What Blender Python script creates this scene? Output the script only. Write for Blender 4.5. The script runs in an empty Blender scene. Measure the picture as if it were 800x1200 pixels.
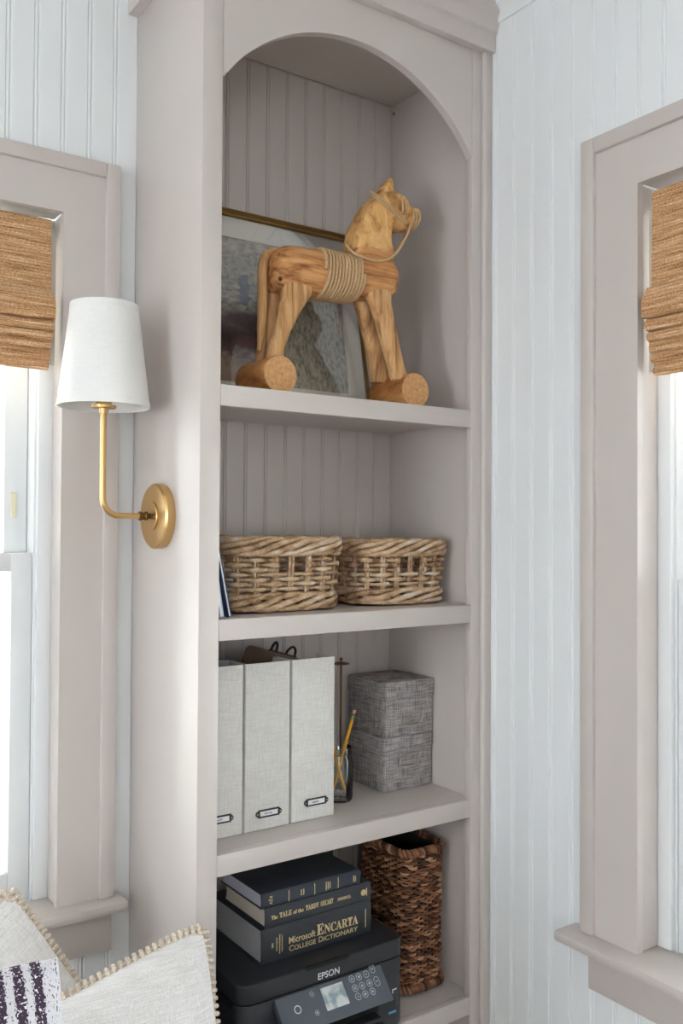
import bpy, bmesh, math, random
from mathutils import Vector, Matrix, noise as mnoise
random.seed(7)
PI = math.pi
sc = bpy.context.scene
COL = sc.collection

# ------------------------------------------------------------------ camera, world, exposure
CAM = Vector((-1.39728, -1.75286, 1.41614))
CR = Vector((0.82070, -0.57133, 0.00564)); CU = Vector((-0.01435, -0.01073, 0.99984)); CF = Vector((0.57118, 0.82065, 0.01701))
FPX = 1068.307
cd = bpy.data.cameras.new('camera'); cam = bpy.data.objects.new('camera', cd); COL.objects.link(cam)
cd.sensor_fit = 'VERTICAL'; cd.sensor_height = 36.0; cd.sensor_width = 24.0; cd.lens = FPX * 36 / 1200
cd.clip_start = 0.02
cam.matrix_world = Matrix(((CR.x, CU.x, -CF.x, CAM.x), (CR.y, CU.y, -CF.y, CAM.y), (CR.z, CU.z, -CF.z, CAM.z), (0, 0, 0, 1)))
sc.camera = cam

w = bpy.data.worlds.new('sky'); sc.world = w; w.use_nodes = True
bg = w.node_tree.nodes['Background']
bg.inputs[0].default_value = (0.87, 0.925, 1.0, 1); bg.inputs[1].default_value = 1.0
vs = sc.view_settings
vs.view_transform = 'Standard'; vs.look = 'None'; vs.gamma = 1.0; vs.use_curve_mapping = False
vs.exposure = 3.72
sc.cycles.use_denoising = True
sc.cycles.max_bounces = 10; sc.cycles.diffuse_bounces = 6; sc.cycles.transparent_max_bounces = 16
sc.cycles.sample_clamp_indirect = 6.0

sd = bpy.data.lights.new('sun', 'SUN'); sd.energy = 6.0; sd.angle = math.radians(1.5); sd.color = (1, .985, .96)
sun = bpy.data.objects.new('sun', sd); COL.objects.link(sun)
sun.rotation_euler = Vector((.03, .10, -.99)).to_track_quat('-Z', 'Y').to_euler()

def portal(name, loc, rot, sx, sy):
    l = bpy.data.lights.new(name, 'AREA'); l.shape = 'RECTANGLE'; l.size = sx; l.size_y = sy; l.energy = 1
    l.cycles.is_portal = True
    o = bpy.data.objects.new(name, l); COL.objects.link(o); o.location = loc; o.rotation_euler = rot
# daylight openings: two windows in view, one in the left wall out of frame, one added behind as fill
W1 = dict(x0=-1.74, x1=-0.842, z0=0.69, z1=2.02)
W2 = dict(y0=-1.60, y1=-0.705, z0=0.652, z1=2.046)
ROOM = dict(x0=-3.3, x1=0.0, y0=-4.0, y1=0.0, z0=-0.2, z1=2.545)
W3 = dict(y0=-1.75, y1=-0.85, z0=0.75, z1=1.95)      # left wall
W4 = dict(x0=-3.0, x1=-2.25, z0=0.8, z1=1.9)       # window added behind the camera to fill the shelves with light
portal('daylight_window_back', (-1.29, 0.19, 1.355), (-PI/2, 0, 0), 0.9, 1.33)
portal('daylight_window_right', (0.19, -1.15, 1.35), (0, PI/2, 0), 1.4, 0.9)
portal('daylight_window_left', (-3.45, -1.3, 1.35), (0, -PI/2, 0), 1.2, .9)
portal('fill_window_front', (-2.625, -4.15, 1.35), (PI/2, 0, 0), .75, 1.1)

def px(u, v, x=None, y=None, z=None):
    """photo pixel (800x1200) -> world point on the plane x=, y= or z= that the thing touches"""
    q = CF + CR * ((u - 400) / FPX) - CU * ((v - 600) / FPX)
    t = (x - CAM.x) / q.x if x is not None else (y - CAM.y) / q.y if y is not None else (z - CAM.z) / q.z
    return CAM + q * t

# ------------------------------------------------------------------ materials
def newmat(name):
    m = bpy.data.materials.new(name); m.use_nodes = True
    nt = m.node_tree; b = nt.nodes['Principled BSDF']
    return m, nt, b
def lin(c):
    return tuple(((x / 255) / 12.92 if x / 255 <= .04045 else ((x / 255 + .055) / 1.055) ** 2.4) for x in c)
def coords(nt, scale=(1, 1, 1), rot=(0, 0, 0), use='Object'):
    tc = nt.nodes.new('ShaderNodeTexCoord'); mp = nt.nodes.new('ShaderNodeMapping')
    nt.links.new(tc.outputs[use], mp.inputs[0]); mp.inputs['Scale'].default_value = scale; mp.inputs['Rotation'].default_value = rot
    return mp.outputs[0]
def noise(nt, vec, scale, detail=3, rough=.5, dist=0):
    n = nt.nodes.new('ShaderNodeTexNoise'); nt.links.new(vec, n.inputs['Vector'])
    n.inputs['Scale'].default_value = scale; n.inputs['Detail'].default_value = detail
    n.inputs['Roughness'].default_value = rough; n.inputs['Distortion'].default_value = dist
    return n.outputs[0]
def ramp(nt, fac, stops):
    r = nt.nodes.new('ShaderNodeValToRGB'); nt.links.new(fac, r.inputs[0])
    e = r.color_ramp.elements
    while len(e) < len(stops): e.new(.5)
    for i, (p, c) in enumerate(stops): e[i].position = p; e[i].color = (*c[:3], 1)
    return r.outputs[0]
def mix(nt, fac, a, b, mode='MIX'):
    m = nt.nodes.new('ShaderNodeMix'); m.data_type = 'RGBA'; m.blend_type = mode
    for s, v in ((0, fac), (6, a), (7, b)):
        if hasattr(v, 'default_value') or isinstance(v, bpy.types.NodeSocket): nt.links.new(v, m.inputs[s])
        elif s == 0: m.inputs[0].default_value = v
        else: m.inputs[s].default_value = (*v[:3], 1)
    return m.outputs[2]
def math_(nt, op, a, b=0.0):
    m = nt.nodes.new('ShaderNodeMath'); m.operation = op
    for i, v in enumerate((a, b)):
        if isinstance(v, bpy.types.NodeSocket): nt.links.new(v, m.inputs[i])
        else: m.inputs[i].default_value = v
    return m.outputs[0]
def bump(nt, b, h, strength=.3, dist=.001):
    n = nt.nodes.new('ShaderNodeBump'); nt.links.new(h, n.inputs['Height']); n.inputs['Strength'].default_value = strength
    n.inputs['Distance'].default_value = dist; nt.links.new(n.outputs[0], b.inputs['Normal'])
def simple(name, rgb, rough=.5, metal=0, bs=None, bstr=.2, bdist=.0005, var=0, vs_=8, spec=.5):
    m, nt, b = newmat(name); c = lin(rgb)
    b.inputs['Base Color'].default_value = (*c, 1); b.inputs['Roughness'].default_value = rough; b.inputs['Metallic'].default_value = metal
    b.inputs['Specular IOR Level'].default_value = spec
    if bs or var: co = coords(nt)
    if var:
        f = noise(nt, co, vs_, 4)
        nt.links.new(ramp(nt, f, [(.3, [x * (1 - var) for x in c]), (.7, [min(1, x * (1 + var)) for x in c])]), b.inputs['Base Color'])
    if bs: bump(nt, b, noise(nt, co, bs, 3), bstr, bdist)
    return m
GREIGE = simple('greige_paint', (203, 194, 188), .38, bs=60, bstr=.08, var=.015, vs_=3)
WHITE = simple('white_wall_paint', (233, 235, 235), .42, bs=70, bstr=.07, var=.01, vs_=3)
SASH = simple('white_sash_paint', (228, 229, 229), .3, bs=80, bstr=.05)
CEIL = simple('ceiling_paint', (240, 241, 241), .6)
BRASS = simple('brushed_brass', (208, 172, 118), .33, 1.0, bs=200, bstr=.03)
BRASSD = simple('dark_brass', (120, 90, 52), .4, 1.0)
FLOORM = simple('oak_floor', (158, 142, 126), .4, var=.2, vs_=5)
PLASTER = simple('plaster', (228, 229, 230), .6)
def glassmat(name, tint=(1, 1, 1), refl=1.0):
    m, nt, b = newmat(name); nt.nodes.remove(b); out = nt.nodes['Material Output']
    t = nt.nodes.new('ShaderNodeBsdfTransparent'); t.inputs[0].default_value = (*tint, 1)
    g = nt.nodes.new('ShaderNodeBsdfGlossy'); g.inputs['Roughness'].default_value = .02
    fr = nt.nodes.new('ShaderNodeFresnel'); fr.inputs[0].default_value = 1.5
    mx = nt.nodes.new('ShaderNodeMixShader'); nt.links.new(math_(nt, 'MULTIPLY', fr.outputs[0], refl), mx.inputs[0])
    nt.links.new(t.outputs[0], mx.inputs[1]); nt.links.new(g.outputs[0], mx.inputs[2]); nt.links.new(mx.outputs[0], out.inputs[0])
    return m
GLASS = glassmat('window_glass', (.97, .985, .98))
PICGLASS = glassmat('picture_glass', (.98, .98, .98), .7)
JARGLASS = glassmat('jar_glass', (.95, .97, .97), 1.3)
def linen(name, rgb, dark, sc_=900, contrast=1.0, bstr=.35, rough=.9, sheen=0):
    m, nt, b = newmat(name)
    a = noise(nt, coords(nt, (1, 1, .06)), sc_, 2); c = noise(nt, coords(nt, (.06, .06, 1)), sc_, 2)
    f = math_(nt, 'MULTIPLY', math_(nt, 'ADD', a, c), .5)
    big = noise(nt, coords(nt), 14, 2)
    f2 = math_(nt, 'ADD', f, math_(nt, 'MULTIPLY', math_(nt, 'SUBTRACT', big, .5), .12))
    d = .13 / contrast
    nt.links.new(ramp(nt, f2, [(.5 - d, lin(dark)), (.5 + d, lin(rgb))]), b.inputs['Base Color'])
    b.inputs['Roughness'].default_value = rough; b.inputs['Specular IOR Level'].default_value = .2
    bump(nt, b, f, bstr, .0006)
    return m
FILEL = linen('off_white_linen_board', (232, 230, 226), (214, 211, 206), 700, 1.0, .25)
GREYL = linen('grey_linen_board', (192, 186, 184), (112, 107, 107), 600, 1.0, .4)
PILLOW = linen('natural_linen', (226, 223, 220), (200, 195, 190), 500, .9, .35)
SHADEF = linen('lamp_shade_linen', (234, 233, 230), (226, 224, 220), 900, .8, .12)
def wood(name, c0, c1, c2, scale, axis_scale, bstr=.3, rough=.6):
    m, nt, b = newmat(name)
    co = coords(nt, axis_scale)
    g = noise(nt, co, scale, 5, .6, .6); g2 = noise(nt, coords(nt), 9, 3)
    f = math_(nt, 'ADD', math_(nt, 'MULTIPLY', g, .75), math_(nt, 'MULTIPLY', g2, .25))
    nt.links.new(ramp(nt, f, [(.36, lin(c0)), (.5, lin(c1)), (.66, lin(c2))]), b.inputs['Base Color'])
    b.inputs['Roughness'].default_value = rough; b.inputs['Specular IOR Level'].default_value = .25
    bump(nt, b, g, bstr, .002)
    return m
WOODX = wood('carved_wood_long_grain', (128, 78, 44), (204, 144, 90), (228, 178, 124), 60, (.12, 1, 1))
WOODZ = wood('carved_wood_upright_grain', (130, 88, 54), (204, 156, 104), (230, 190, 140), 70, (1, 1, .09))
WOODH = wood('carved_wood_head', (150, 98, 52), (220, 168, 104), (240, 200, 140), 48, (.8, 1, .5), .5)
WOODR = wood('carved_wood_roller', (104, 60, 30), (184, 122, 70), (216, 160, 104), 24, (1, .2, 1))
def endgrain():
    m, nt, b = newmat('end_grain')
    wv = nt.nodes.new('ShaderNodeTexWave'); wv.wave_type = 'RINGS'; wv.rings_direction = 'Y'
    nt.links.new(coords(nt), wv.inputs[0]); wv.inputs['Scale'].default_value = 60; wv.inputs['Distortion'].default_value = 5; wv.inputs['Detail'].default_value = 3
    nz = noise(nt, coords(nt), 120, 3)
    f = math_(nt, 'ADD', math_(nt, 'MULTIPLY', wv.outputs[1], .1), math_(nt, 'MULTIPLY', nz, .9))
    nt.links.new(ramp(nt, f, [(.25, lin((182, 128, 80))), (.5, lin((206, 156, 104))), (.75, lin((218, 172, 120)))]), b.inputs['Base Color'])
    b.inputs['Roughness'].default_value = .75; bump(nt, b, f, .3, .001); return m
ENDG = endgrain()
def rope_mat(name, rgb, dark):
    m, nt, b = newmat(name)
    f = noise(nt, coords(nt), 420, 3)
    nt.links.new(ramp(nt, f, [(.35, lin(dark)), (.65, lin(rgb))]), b.inputs['Base Color'])
    b.inputs['Roughness'].default_value = .9; b.inputs['Specular IOR Level'].default_value = .1; bump(nt, b, f, .6, .001); return m
ROPE = rope_mat('jute_rope', (202, 166, 122), (140, 102, 66))
ROPE2 = rope_mat('smooth_jute_rope', (212, 180, 138), (188, 154, 114))
STITCH = rope_mat('jute_stitch', (224, 212, 196), (178, 160, 138))
def reed():
    m, nt, b = newmat('woven_reed')
    oi = nt.nodes.new('ShaderNodeObjectInfo')
    tc = nt.nodes.new('ShaderNodeTexCoord'); sx = nt.nodes.new('ShaderNodeSeparateXYZ'); nt.links.new(tc.outputs['Object'], sx.inputs[0])
    cb = nt.nodes.new('ShaderNodeCombineXYZ')
    nt.links.new(math_(nt, 'MULTIPLY', math_(nt, 'ADD', sx.outputs[0], sx.outputs[1]), 12), cb.inputs[0]); nt.links.new(math_(nt, 'MULTIPLY', sx.outputs[2], 330), cb.inputs[2])
    n1 = noise(nt, cb.outputs[0], 1, 2)
    cb2 = nt.nodes.new('ShaderNodeCombineXYZ')
    nt.links.new(math_(nt, 'MULTIPLY', math_(nt, 'ADD', sx.outputs[0], sx.outputs[1]), 260), cb2.inputs[0]); nt.links.new(math_(nt, 'MULTIPLY', sx.outputs[2], 420), cb2.inputs[2])
    n2 = noise(nt, cb2.outputs[0], 1, 2)
    cb3 = nt.nodes.new('ShaderNodeCombineXYZ')
    nt.links.new(math_(nt, 'MULTIPLY', sx.outputs[2], 60), cb3.inputs[2])
    n3 = noise(nt, cb3.outputs[0], 1, 1)
    f = math_(nt, 'ADD', math_(nt, 'ADD', math_(nt, 'MULTIPLY', n1, .45), math_(nt, 'MULTIPLY', n2, .35)), math_(nt, 'MULTIPLY', n3, .2))
    nt.links.new(ramp(nt, f, [(.36, lin((112, 78, 52))), (.46, lin((184, 138, 96))), (.55, lin((212, 172, 130))), (.66, lin((244, 224, 196)))]), b.inputs['Base Color'])
    b.inputs['Roughness'].default_value = .8; b.inputs['Specular IOR Level'].default_value = .2; bump(nt, b, f, .6, .002); return m
REED = reed()
ADDLINER = simple('added_beige_liner', (196, 186, 174), .9)
def cane(name, cols, scale=30, tex=(1, 1, 3)):
    m, nt, b = newmat(name)
    oi = nt.nodes.new('ShaderNodeObjectInfo')
    va = nt.nodes.new('ShaderNodeVectorMath'); va.operation = 'ADD'
    nt.links.new(coords(nt, tex), va.inputs[0]); nt.links.new(math_(nt, 'MULTIPLY', oi.outputs['Random'], 40), va.inputs[1])
    f = math_(nt, 'ADD', math_(nt, 'MULTIPLY', noise(nt, va.outputs[0], scale, 3), .6), math_(nt, 'ADD', math_(nt, 'MULTIPLY', noise(nt, va.outputs[0], scale * 7, 2), .28), math_(nt, 'MULTIPLY', oi.outputs['Random'], .12)))
    nt.links.new(ramp(nt, f, [(.33 + i * .33 / (len(cols) - 1), lin(c)) for i, c in enumerate(cols)]), b.inputs['Base Color'])
    b.inputs['Roughness'].default_value = .65; b.inputs['Specular IOR Level'].default_value = .25
    bump(nt, b, noise(nt, va.outputs[0], scale * 8, 2), .3, .001); return m
CANE = cane('grey_brown_cane', [(110, 80, 58), (178, 144, 110), (204, 174, 140), (214, 200, 188)], 40, (1, 1, 1.6))
CANED = simple('dark_cane_base', (74, 58, 46), .9)  # plain dark brown for the basket bases
def seagrass():
    m, nt, b = newmat('dark_seagrass')
    g = nt.nodes.new('ShaderNodeNewGeometry'); f0 = g.outputs['Random Per Island']
    f = math_(nt, 'ADD', math_(nt, 'MULTIPLY', f0, .75), math_(nt, 'MULTIPLY', noise(nt, coords(nt, (1, 1, 4)), 160, 2), .25))
    nt.links.new(ramp(nt, f, [(.12, lin((64, 38, 26))), (.45, lin((118, 74, 48))), (.72, lin((160, 108, 74))), (.95, lin((216, 172, 134)))]), b.inputs['Base Color'])
    b.inputs['Roughness'].default_value = .55; return m
SEAG = seagrass()
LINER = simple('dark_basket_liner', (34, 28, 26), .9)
GOLDF = simple('antique_gold_frame', (150, 118, 70), .42, .85, bs=150, bstr=.1, var=.15, vs_=30)
MATB = simple('mat_board', (228, 223, 210), .85, bs=300, bstr=.05)
BLACKM = simple('black_metal', (44, 42, 42), .35, .7)
BRONZE = simple('dark_bronze', (78, 70, 66), .4, .8)
STEEL = simple('aged_nickel', (188, 183, 178), .28, .7)
PAPER = simple('white_card', (236, 238, 240), .7)
INK = simple('pen_ink', (50, 56, 80), .8)
INKB = simple('blue_pen_ink', (54, 80, 150), .8)
BPLAST = simple('black_plastic', (44, 46, 51), .36, bs=500, bstr=.06)
BPLASTG = simple('black_gloss_lid', (40, 42, 46), .28, bs=400, bstr=.05)
PANELM = simple('slate_panel_plastic', (84, 90, 100), .4)
SLOT = simple('slot_black', (8, 8, 9), .6)
PRINTW = simple('white_print', (232, 234, 238), .5)
ICONG = simple('pale_icon_print', (186, 192, 200), .5)
BLUEP = simple('blue_sticker', (96, 160, 205), .5)
FOIL = simple('gold_foil', (224, 202, 150), .4, .25)
COVER = simple('black_book_cloth', (52, 55, 61), .42, bs=350, bstr=.25)
COVER2 = simple('blue_black_leather', (52, 58, 69), .36, bs=260, bstr=.3)
PAGESC = simple('cream_pages', (238, 228, 212), .9, bs=900, bstr=.3)
PAGESB = simple('blue_grey_pages', (226, 228, 240), .7)
def speck():
    m, nt, b = newmat('speckled_page_edges')
    f = noise(nt, coords(nt), 700, 2, .7)
    nt.links.new(ramp(nt, f, [(.42, lin((150, 150, 150))), (.6, lin((226, 226, 226)))]), b.inputs['Base Color']); b.inputs['Roughness'].default_value = .85; return m
PAGESG = speck()
NAVY = simple('navy_cover', (62, 74, 106), .5)
PALEC = simple('pale_blue_cover', (200, 210, 226), .6)
CBOARD = simple('brown_hardboard', (104, 80, 62), .55, var=.15, vs_=30, bs=200, bstr=.1)
PENCIL = simple('yellow_pencil_paint', (236, 174, 40), .35)
PINK = simple('pink_eraser', (214, 150, 144), .8)
FERR = simple('green_gold_ferrule', (150, 160, 84), .35, .7)
PWOOD = simple('sharpened_pencil_wood', (214, 170, 116), .7)
LEAD = simple('pencil_lead', (40, 40, 42), .5)
GREENM = simple('dark_green_cloth', (34, 84, 50), .6)
LAWN = simple('lawn_green', (112, 128, 96), .9, var=.3, vs_=2)
def screen_mat():
    m, nt, b = newmat('lcd_face')
    f = noise(nt, coords(nt, (1, 1, 1)), 45, 2)
    nt.links.new(ramp(nt, f, [(.4, lin((150, 168, 176))), (.55, lin((212, 216, 212)))]), b.inputs['Base Color']); b.inputs['Roughness'].default_value = .25; return m
LCD = screen_mat()
def stripe_mat():
    m, nt, b = newmat('striped_woven_cotton')
    tc = nt.nodes.new('ShaderNodeTexCoord'); s = nt.nodes.new('ShaderNodeSeparateXYZ'); nt.links.new(tc.outputs['Object'], s.inputs[0])
    # knots: dark dashes set in staggered rows
    kn = noise(nt, coords(nt, (1, 1, .7)), 330, 1, .4)
    x = s.outputs[0]
    # distance from the side edge; three dark bands
    bands = None
    for cx_, hw in ((.142, .0062), (.165, .0062), (.188, .0062)):
        d = math_(nt, 'ABSOLUTE', math_(nt, 'SUBTRACT', x, cx_))
        d = math_(nt, 'ADD', d, math_(nt, 'MULTIPLY', math_(nt, 'SUBTRACT', kn, .5), .010))
        k = math_(nt, 'LESS_THAN', d, hw)
        bands = k if bands is None else math_(nt, 'MAXIMUM', bands, k)
    fleck = math_(nt, 'GREATER_THAN', kn, .64)
    base = mix(nt, fleck, lin((190, 187, 189)), lin((110, 102, 108)))
    hole = math_(nt, 'GREATER_THAN', noise(nt, coords(nt), 330, 1), .63)
    dark = mix(nt, hole, lin((66, 54, 66)), lin((214, 208, 212)))
    nt.links.new(mix(nt, bands, base, dark), b.inputs['Base Color'])
    b.inputs['Roughness'].default_value = .95; b.inputs['Specular IOR Level'].default_value = .1
    bump(nt, b, kn, .8, .003); return m
STRIPE = stripe_mat()
def painting_mat():
    m, nt, b = newmat('seascape_print')
    tc = nt.nodes.new('ShaderNodeTexCoord'); s = nt.nodes.new('ShaderNodeSeparateXYZ'); nt.links.new(tc.outputs['Object'], s.inputs[0])
    big = noise(nt, coords(nt, (1, 1, 1.5)), 14, 4, .6, .8); fine = noise(nt, coords(nt, (1, 1, 2)), 60, 4, .6, .4); brush = noise(nt, coords(nt, (1, 1, .5)), 170, 4)
    zz = math_(nt, 'ADD', s.outputs[2], math_(nt, 'MULTIPLY', math_(nt, 'SUBTRACT', big, .5), .13))
    sky = ramp(nt, fine, [(.35, lin((134, 134, 130))), (.5, lin((176, 172, 162))), (.65, lin((206, 196, 180)))])
    zr = ramp(nt, math_(nt, 'MULTIPLY', zz, 2.6), [(.02, lin((150, 128, 112))), (.2, lin((176, 154, 134))), (.3, lin((104, 78, 80))), (.4, lin((70, 58, 66))), (.5, lin((120, 108, 108))), (.56, lin((146, 150, 150)))])
    msk = ramp(nt, math_(nt, 'MULTIPLY', zz, 2.6), [(.48, (0, 0, 0)), (.6, (1, 1, 1))])
    left = mix(nt, msk, zr, sky)
    wash = ramp(nt, brush, [(.3, lin((120, 120, 112))), (.5, lin((166, 164, 150))), (.7, lin((196, 182, 160)))])
    fx = math_(nt, 'ADD', s.outputs[0], math_(nt, 'MULTIPLY', math_(nt, 'SUBTRACT', big, .5), .08))
    fxr = ramp(nt, math_(nt, 'ADD', math_(nt, 'MULTIPLY', fx, 12), .4), [(.35, (0, 0, 0)), (.65, (1, 1, 1))])
    col = mix(nt, fxr, left, wash)
    # a standing blue-grey figure
    dx = math_(nt, 'MULTIPLY', math_(nt, 'SUBTRACT', s.outputs[0], -.056), 1 / .018); dz = math_(nt, 'MULTIPLY', math_(nt, 'SUBTRACT', s.outputs[2], .245), 1 / .05)
    r2 = math_(nt, 'ADD', math_(nt, 'MULTIPLY', dx, dx), math_(nt, 'MULTIPLY', dz, dz))
    fig = math_(nt, 'LESS_THAN', math_(nt, 'ADD', r2, math_(nt, 'MULTIPLY', fine, 2.2)), 1.7)
    col = mix(nt, math_(nt, 'MULTIPLY', fig, .75), col, lin((100, 114, 138)))
    nt.links.new(mix(nt, .25, col, ramp(nt, brush, [(.3, (.12, .11, .11)), (.7, (.55, .53, .5))]), 'SOFT_LIGHT'), b.inputs['Base Color'])
    b.inputs['Roughness'].default_value = .7; return m
PAINT = painting_mat()

# ------------------------------------------------------------------ mesh helpers
class MB:
    def __init__(s): s.v = []; s.f = []
    def add(s, vs_, fs):
        o = len(s.v); s.v += [tuple(p) for p in vs_]; s.f += [tuple(i + o for i in f) for f in fs]; return s
    def box(s, x0, x1, y0, y1, z0, z1):
        return s.add([(x0, y0, z0), (x1, y0, z0), (x1, y1, z0), (x0, y1, z0), (x0, y0, z1), (x1, y0, z1), (x1, y1, z1), (x0, y1, z1)],
                     [(0, 3, 2, 1), (4, 5, 6, 7), (0, 1, 5, 4), (1, 2, 6, 5), (2, 3, 7, 6), (3, 0, 4, 7)])
    def rings(s, rings, caps=True, close=False):
        n = len(rings[0]); vs_ = [p for r in rings for p in r]; fs = []
        R = len(rings)
        for i in range(R if close else R - 1):
            j = (i + 1) % R
            for k in range(n): fs.append((i * n + k, i * n + (k + 1) % n, j * n + (k + 1) % n, j * n + k))
        if caps and not close: fs.append(tuple(range(n - 1, -1, -1))); fs.append(tuple((R - 1) * n + k for k in range(n)))
        return s.add(vs_, fs)
    def tube(s, path, r, n=8, close=False, flat=None):
        P = [Vector(p) for p in path]; L = len(P); rr = r if isinstance(r, (list, tuple)) else [r] * L
        rings = []; prev = None
        for i in range(L):
            a = P[(i - 1) % L] if (close or i > 0) else P[i]; b = P[(i + 1) % L] if (close or i < L - 1) else P[i]
            t = (b - a)
            t = t.normalized() if t.length > 1e-9 else Vector((0, 0, 1))
            if prev is None:
                ref = Vector((0, 0, 1)) if abs(t.z) < .9 else Vector((1, 0, 0)); nrm = (ref - t * ref.dot(t)).normalized()
            else: nrm = (prev - t * prev.dot(t)).normalized()
            prev = nrm; bn = t.cross(nrm)
            q = rr[i] if isinstance(rr[i], (tuple, list)) else (rr[i], rr[i])
            rings.append([P[i] + nrm * (q[0] * math.cos(2 * PI * k / n)) + bn * (q[1] * math.sin(2 * PI * k / n)) for k in range(n)])
        return s.rings(rings, True, close)
    def lathe(s, prof, n=32, o=(0, 0, 0), ax='z'):
        rings = []
        for r, h in prof:
            ring = []
            for k in range(n):
                c, d = r * math.cos(2 * PI * k / n), r * math.sin(2 * PI * k / n)
                p = (c, d, h) if ax == 'z' else (h, c, d) if ax == 'x' else (d, h, c)
                ring.append((p[0] + o[0], p[1] + o[1], p[2] + o[2]))
            rings.append(ring)
        return s.rings(rings, True)
    def prism(s, poly, fn, a, b):
        """poly of 2-D points, fn(p, q, t) -> 3-D, extruded from t=a to t=b"""
        n = len(poly); vs_ = [fn(p, q, a) for p, q in poly] + [fn(p, q, b) for p, q in poly]
        fs = [tuple(range(n - 1, -1, -1)), tuple(range(n, 2 * n))] + [(k, (k + 1) % n, n + (k + 1) % n, n + k) for k in range(n)]
        return s.add(vs_, fs)
    def build(s, name, mat, parent=None, smooth=False, bevel=0, seg=2, world=True, angle=35):
        me = bpy.data.meshes.new(name); bm = bmesh.new()
        off = Vector((0, 0, 0))
        if world:
            p = parent
            while p is not None: off += p.location; p = p.parent
        bv = [bm.verts.new(Vector(c) - off) for c in s.v]
        for f in s.f:
            try: bm.faces.new([bv[i] for i in f])
            except ValueError: pass
        bmesh.ops.recalc_face_normals(bm, faces=bm.faces)
        if bevel:
            es = [e for e in bm.edges if len(e.link_faces) == 2 and e.calc_face_angle(0) > math.radians(30)]
            bmesh.ops.bevel(bm, geom=es, offset=bevel, segments=seg, profile=.5, affect='EDGES', clamp_overlap=True)
        bm.to_mesh(me); bm.free()
        if smooth or bevel:
            me.shade_smooth()
            try: me.set_sharp_from_angle(angle=math.radians(angle))
            except Exception: pass
        me.materials.append(mat)
        o = bpy.data.objects.new(name, me); COL.objects.link(o)
        if parent is not None: o.parent = parent
        return o
def tag(o, label=None, cat=None, group=None, kind=None):
    if label: o['label'] = label
    if cat: o['category'] = cat
    if group: o['group'] = group
    if kind: o['kind'] = kind
    return o
def root(name, loc=(0, 0, 0), label=None, cat=None, group=None, kind=None, rot=(0, 0, 0)):
    o = bpy.data.objects.new(name, None); COL.objects.link(o); o.location = loc; o.rotation_euler = rot
    o.empty_display_size = .05
    return tag(o, label, cat, group, kind)
def box(name, mat, parent, b, bevel=0, world=True, **k):
    return MB().box(*b).build(name, mat, parent, bevel=bevel, world=world, **k)
def twin(o, parent, name=None, loc=None):
    c = o.copy(); c.name = name or o.name.split('.')[0]; COL.objects.link(c); c.parent = parent
    if loc is not None: c.location = loc
    return c
_tx = {}
def text(name, body, size, mat, parent, org, xd, ud, ext=.00015, align='LEFT', sx=1.0, world=True, width=None, cap=None):
    cu = bpy.data.curves.new('txt', 'FONT'); cu.body = body; cu.size = size; cu.align_x = align; cu.extrude = ext
    cu.resolution_u = 3; cu.offset = .010 * size
    o = bpy.data.objects.new('txt', cu); COL.objects.link(o); bpy.context.view_layer.update()
    me = bpy.data.meshes.new_from_object(o.evaluated_get(bpy.context.evaluated_depsgraph_get()))
    bpy.data.objects.remove(o)
    x_0 = min(v.co.x for v in me.vertices); x_1 = max(v.co.x for v in me.vertices)
    if width: sx = width / (x_1 - x_0)
    sh_ = -x_0 if align == 'LEFT' else -(x_0 + x_1) / 2
    for v in me.vertices: v.co.x += sh_
    xd = Vector(xd).normalized(); ud = Vector(ud).normalized(); nd = xd.cross(ud)
    off = Vector((0, 0, 0))
    if world:
        p = parent
        while p is not None: off += p.location; p = p.parent
    org = Vector(org) - off
    for v in me.vertices: v.co = org + xd * (v.co.x * sx) + ud * v.co.y + nd * v.co.z
    me.materials.clear(); me.materials.append(mat); me.name = name
    r = bpy.data.objects.new(name, me); COL.objects.link(r); r.parent = parent
    return r
def serif(t):
    return ''.join(chr(0x1D400 + ord(c) - 65) if 'A' <= c <= 'Z' else chr(0x1D41A + ord(c) - 97) if 'a' <= c <= 'z' else c for c in t)
def smooth_path(P, n=6):
    P = [Vector(p) for p in P]; out = []
    for i in range(len(P) - 1):
        a = P[max(0, i - 1)]; b = P[i]; c = P[i + 1]; d = P[min(len(P) - 1, i + 2)]
        for k in range(n):
            t = k / n
            out.append(.5 * ((2 * b) + (c - a) * t + (2 * a - 5 * b + 4 * c - d) * t * t + (3 * b - a - 3 * c + d) * t ** 3))
    out.append(P[-1]); return out

# ------------------------------------------------------------------ room shell
R_ = ROOM; WT = 0.16
def st(o): return tag(o, kind='structure')
fl = st(box('floor', FLOORM, None, (R_['x0'] - WT, WT, R_['y0'] - WT, WT, -.24, R_['z0'])))
cl = st(box('ceiling', CEIL, None, (R_['x0'] - WT, WT, R_['y0'] - WT, WT, R_['z1'], R_['z1'] + .05)))
PT = .008      # thickness of the bead board
def wall_with_hole(name, mat, fn, a0, a1, z0, z1, h, t0, t1):
    mb = MB()
    for p0, p1, q0, q1 in ((a0, h[0], z0, z1), (h[1], a1, z0, z1), (h[0], h[1], z0, h[2]), (h[0], h[1], h[3], z1)):
        c = [fn(p, q, t) for t in (t0, t1) for p, q in ((p0, q0), (p1, q0), (p1, q1), (p0, q1))]
        mb.add(c, [(0, 1, 2, 3), (4, 7, 6, 5), (0, 4, 5, 1), (1, 5, 6, 2), (2, 6, 7, 3), (3, 7, 4, 0)])
    return st(mb.build(name, mat))
f1 = lambda s, z, t: (s, -t, z)          # back wall: s = x, t towards the room = -y
f2 = lambda s, z, t: (-t, s, z)          # right wall: s = y, t towards the room = -x
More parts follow.
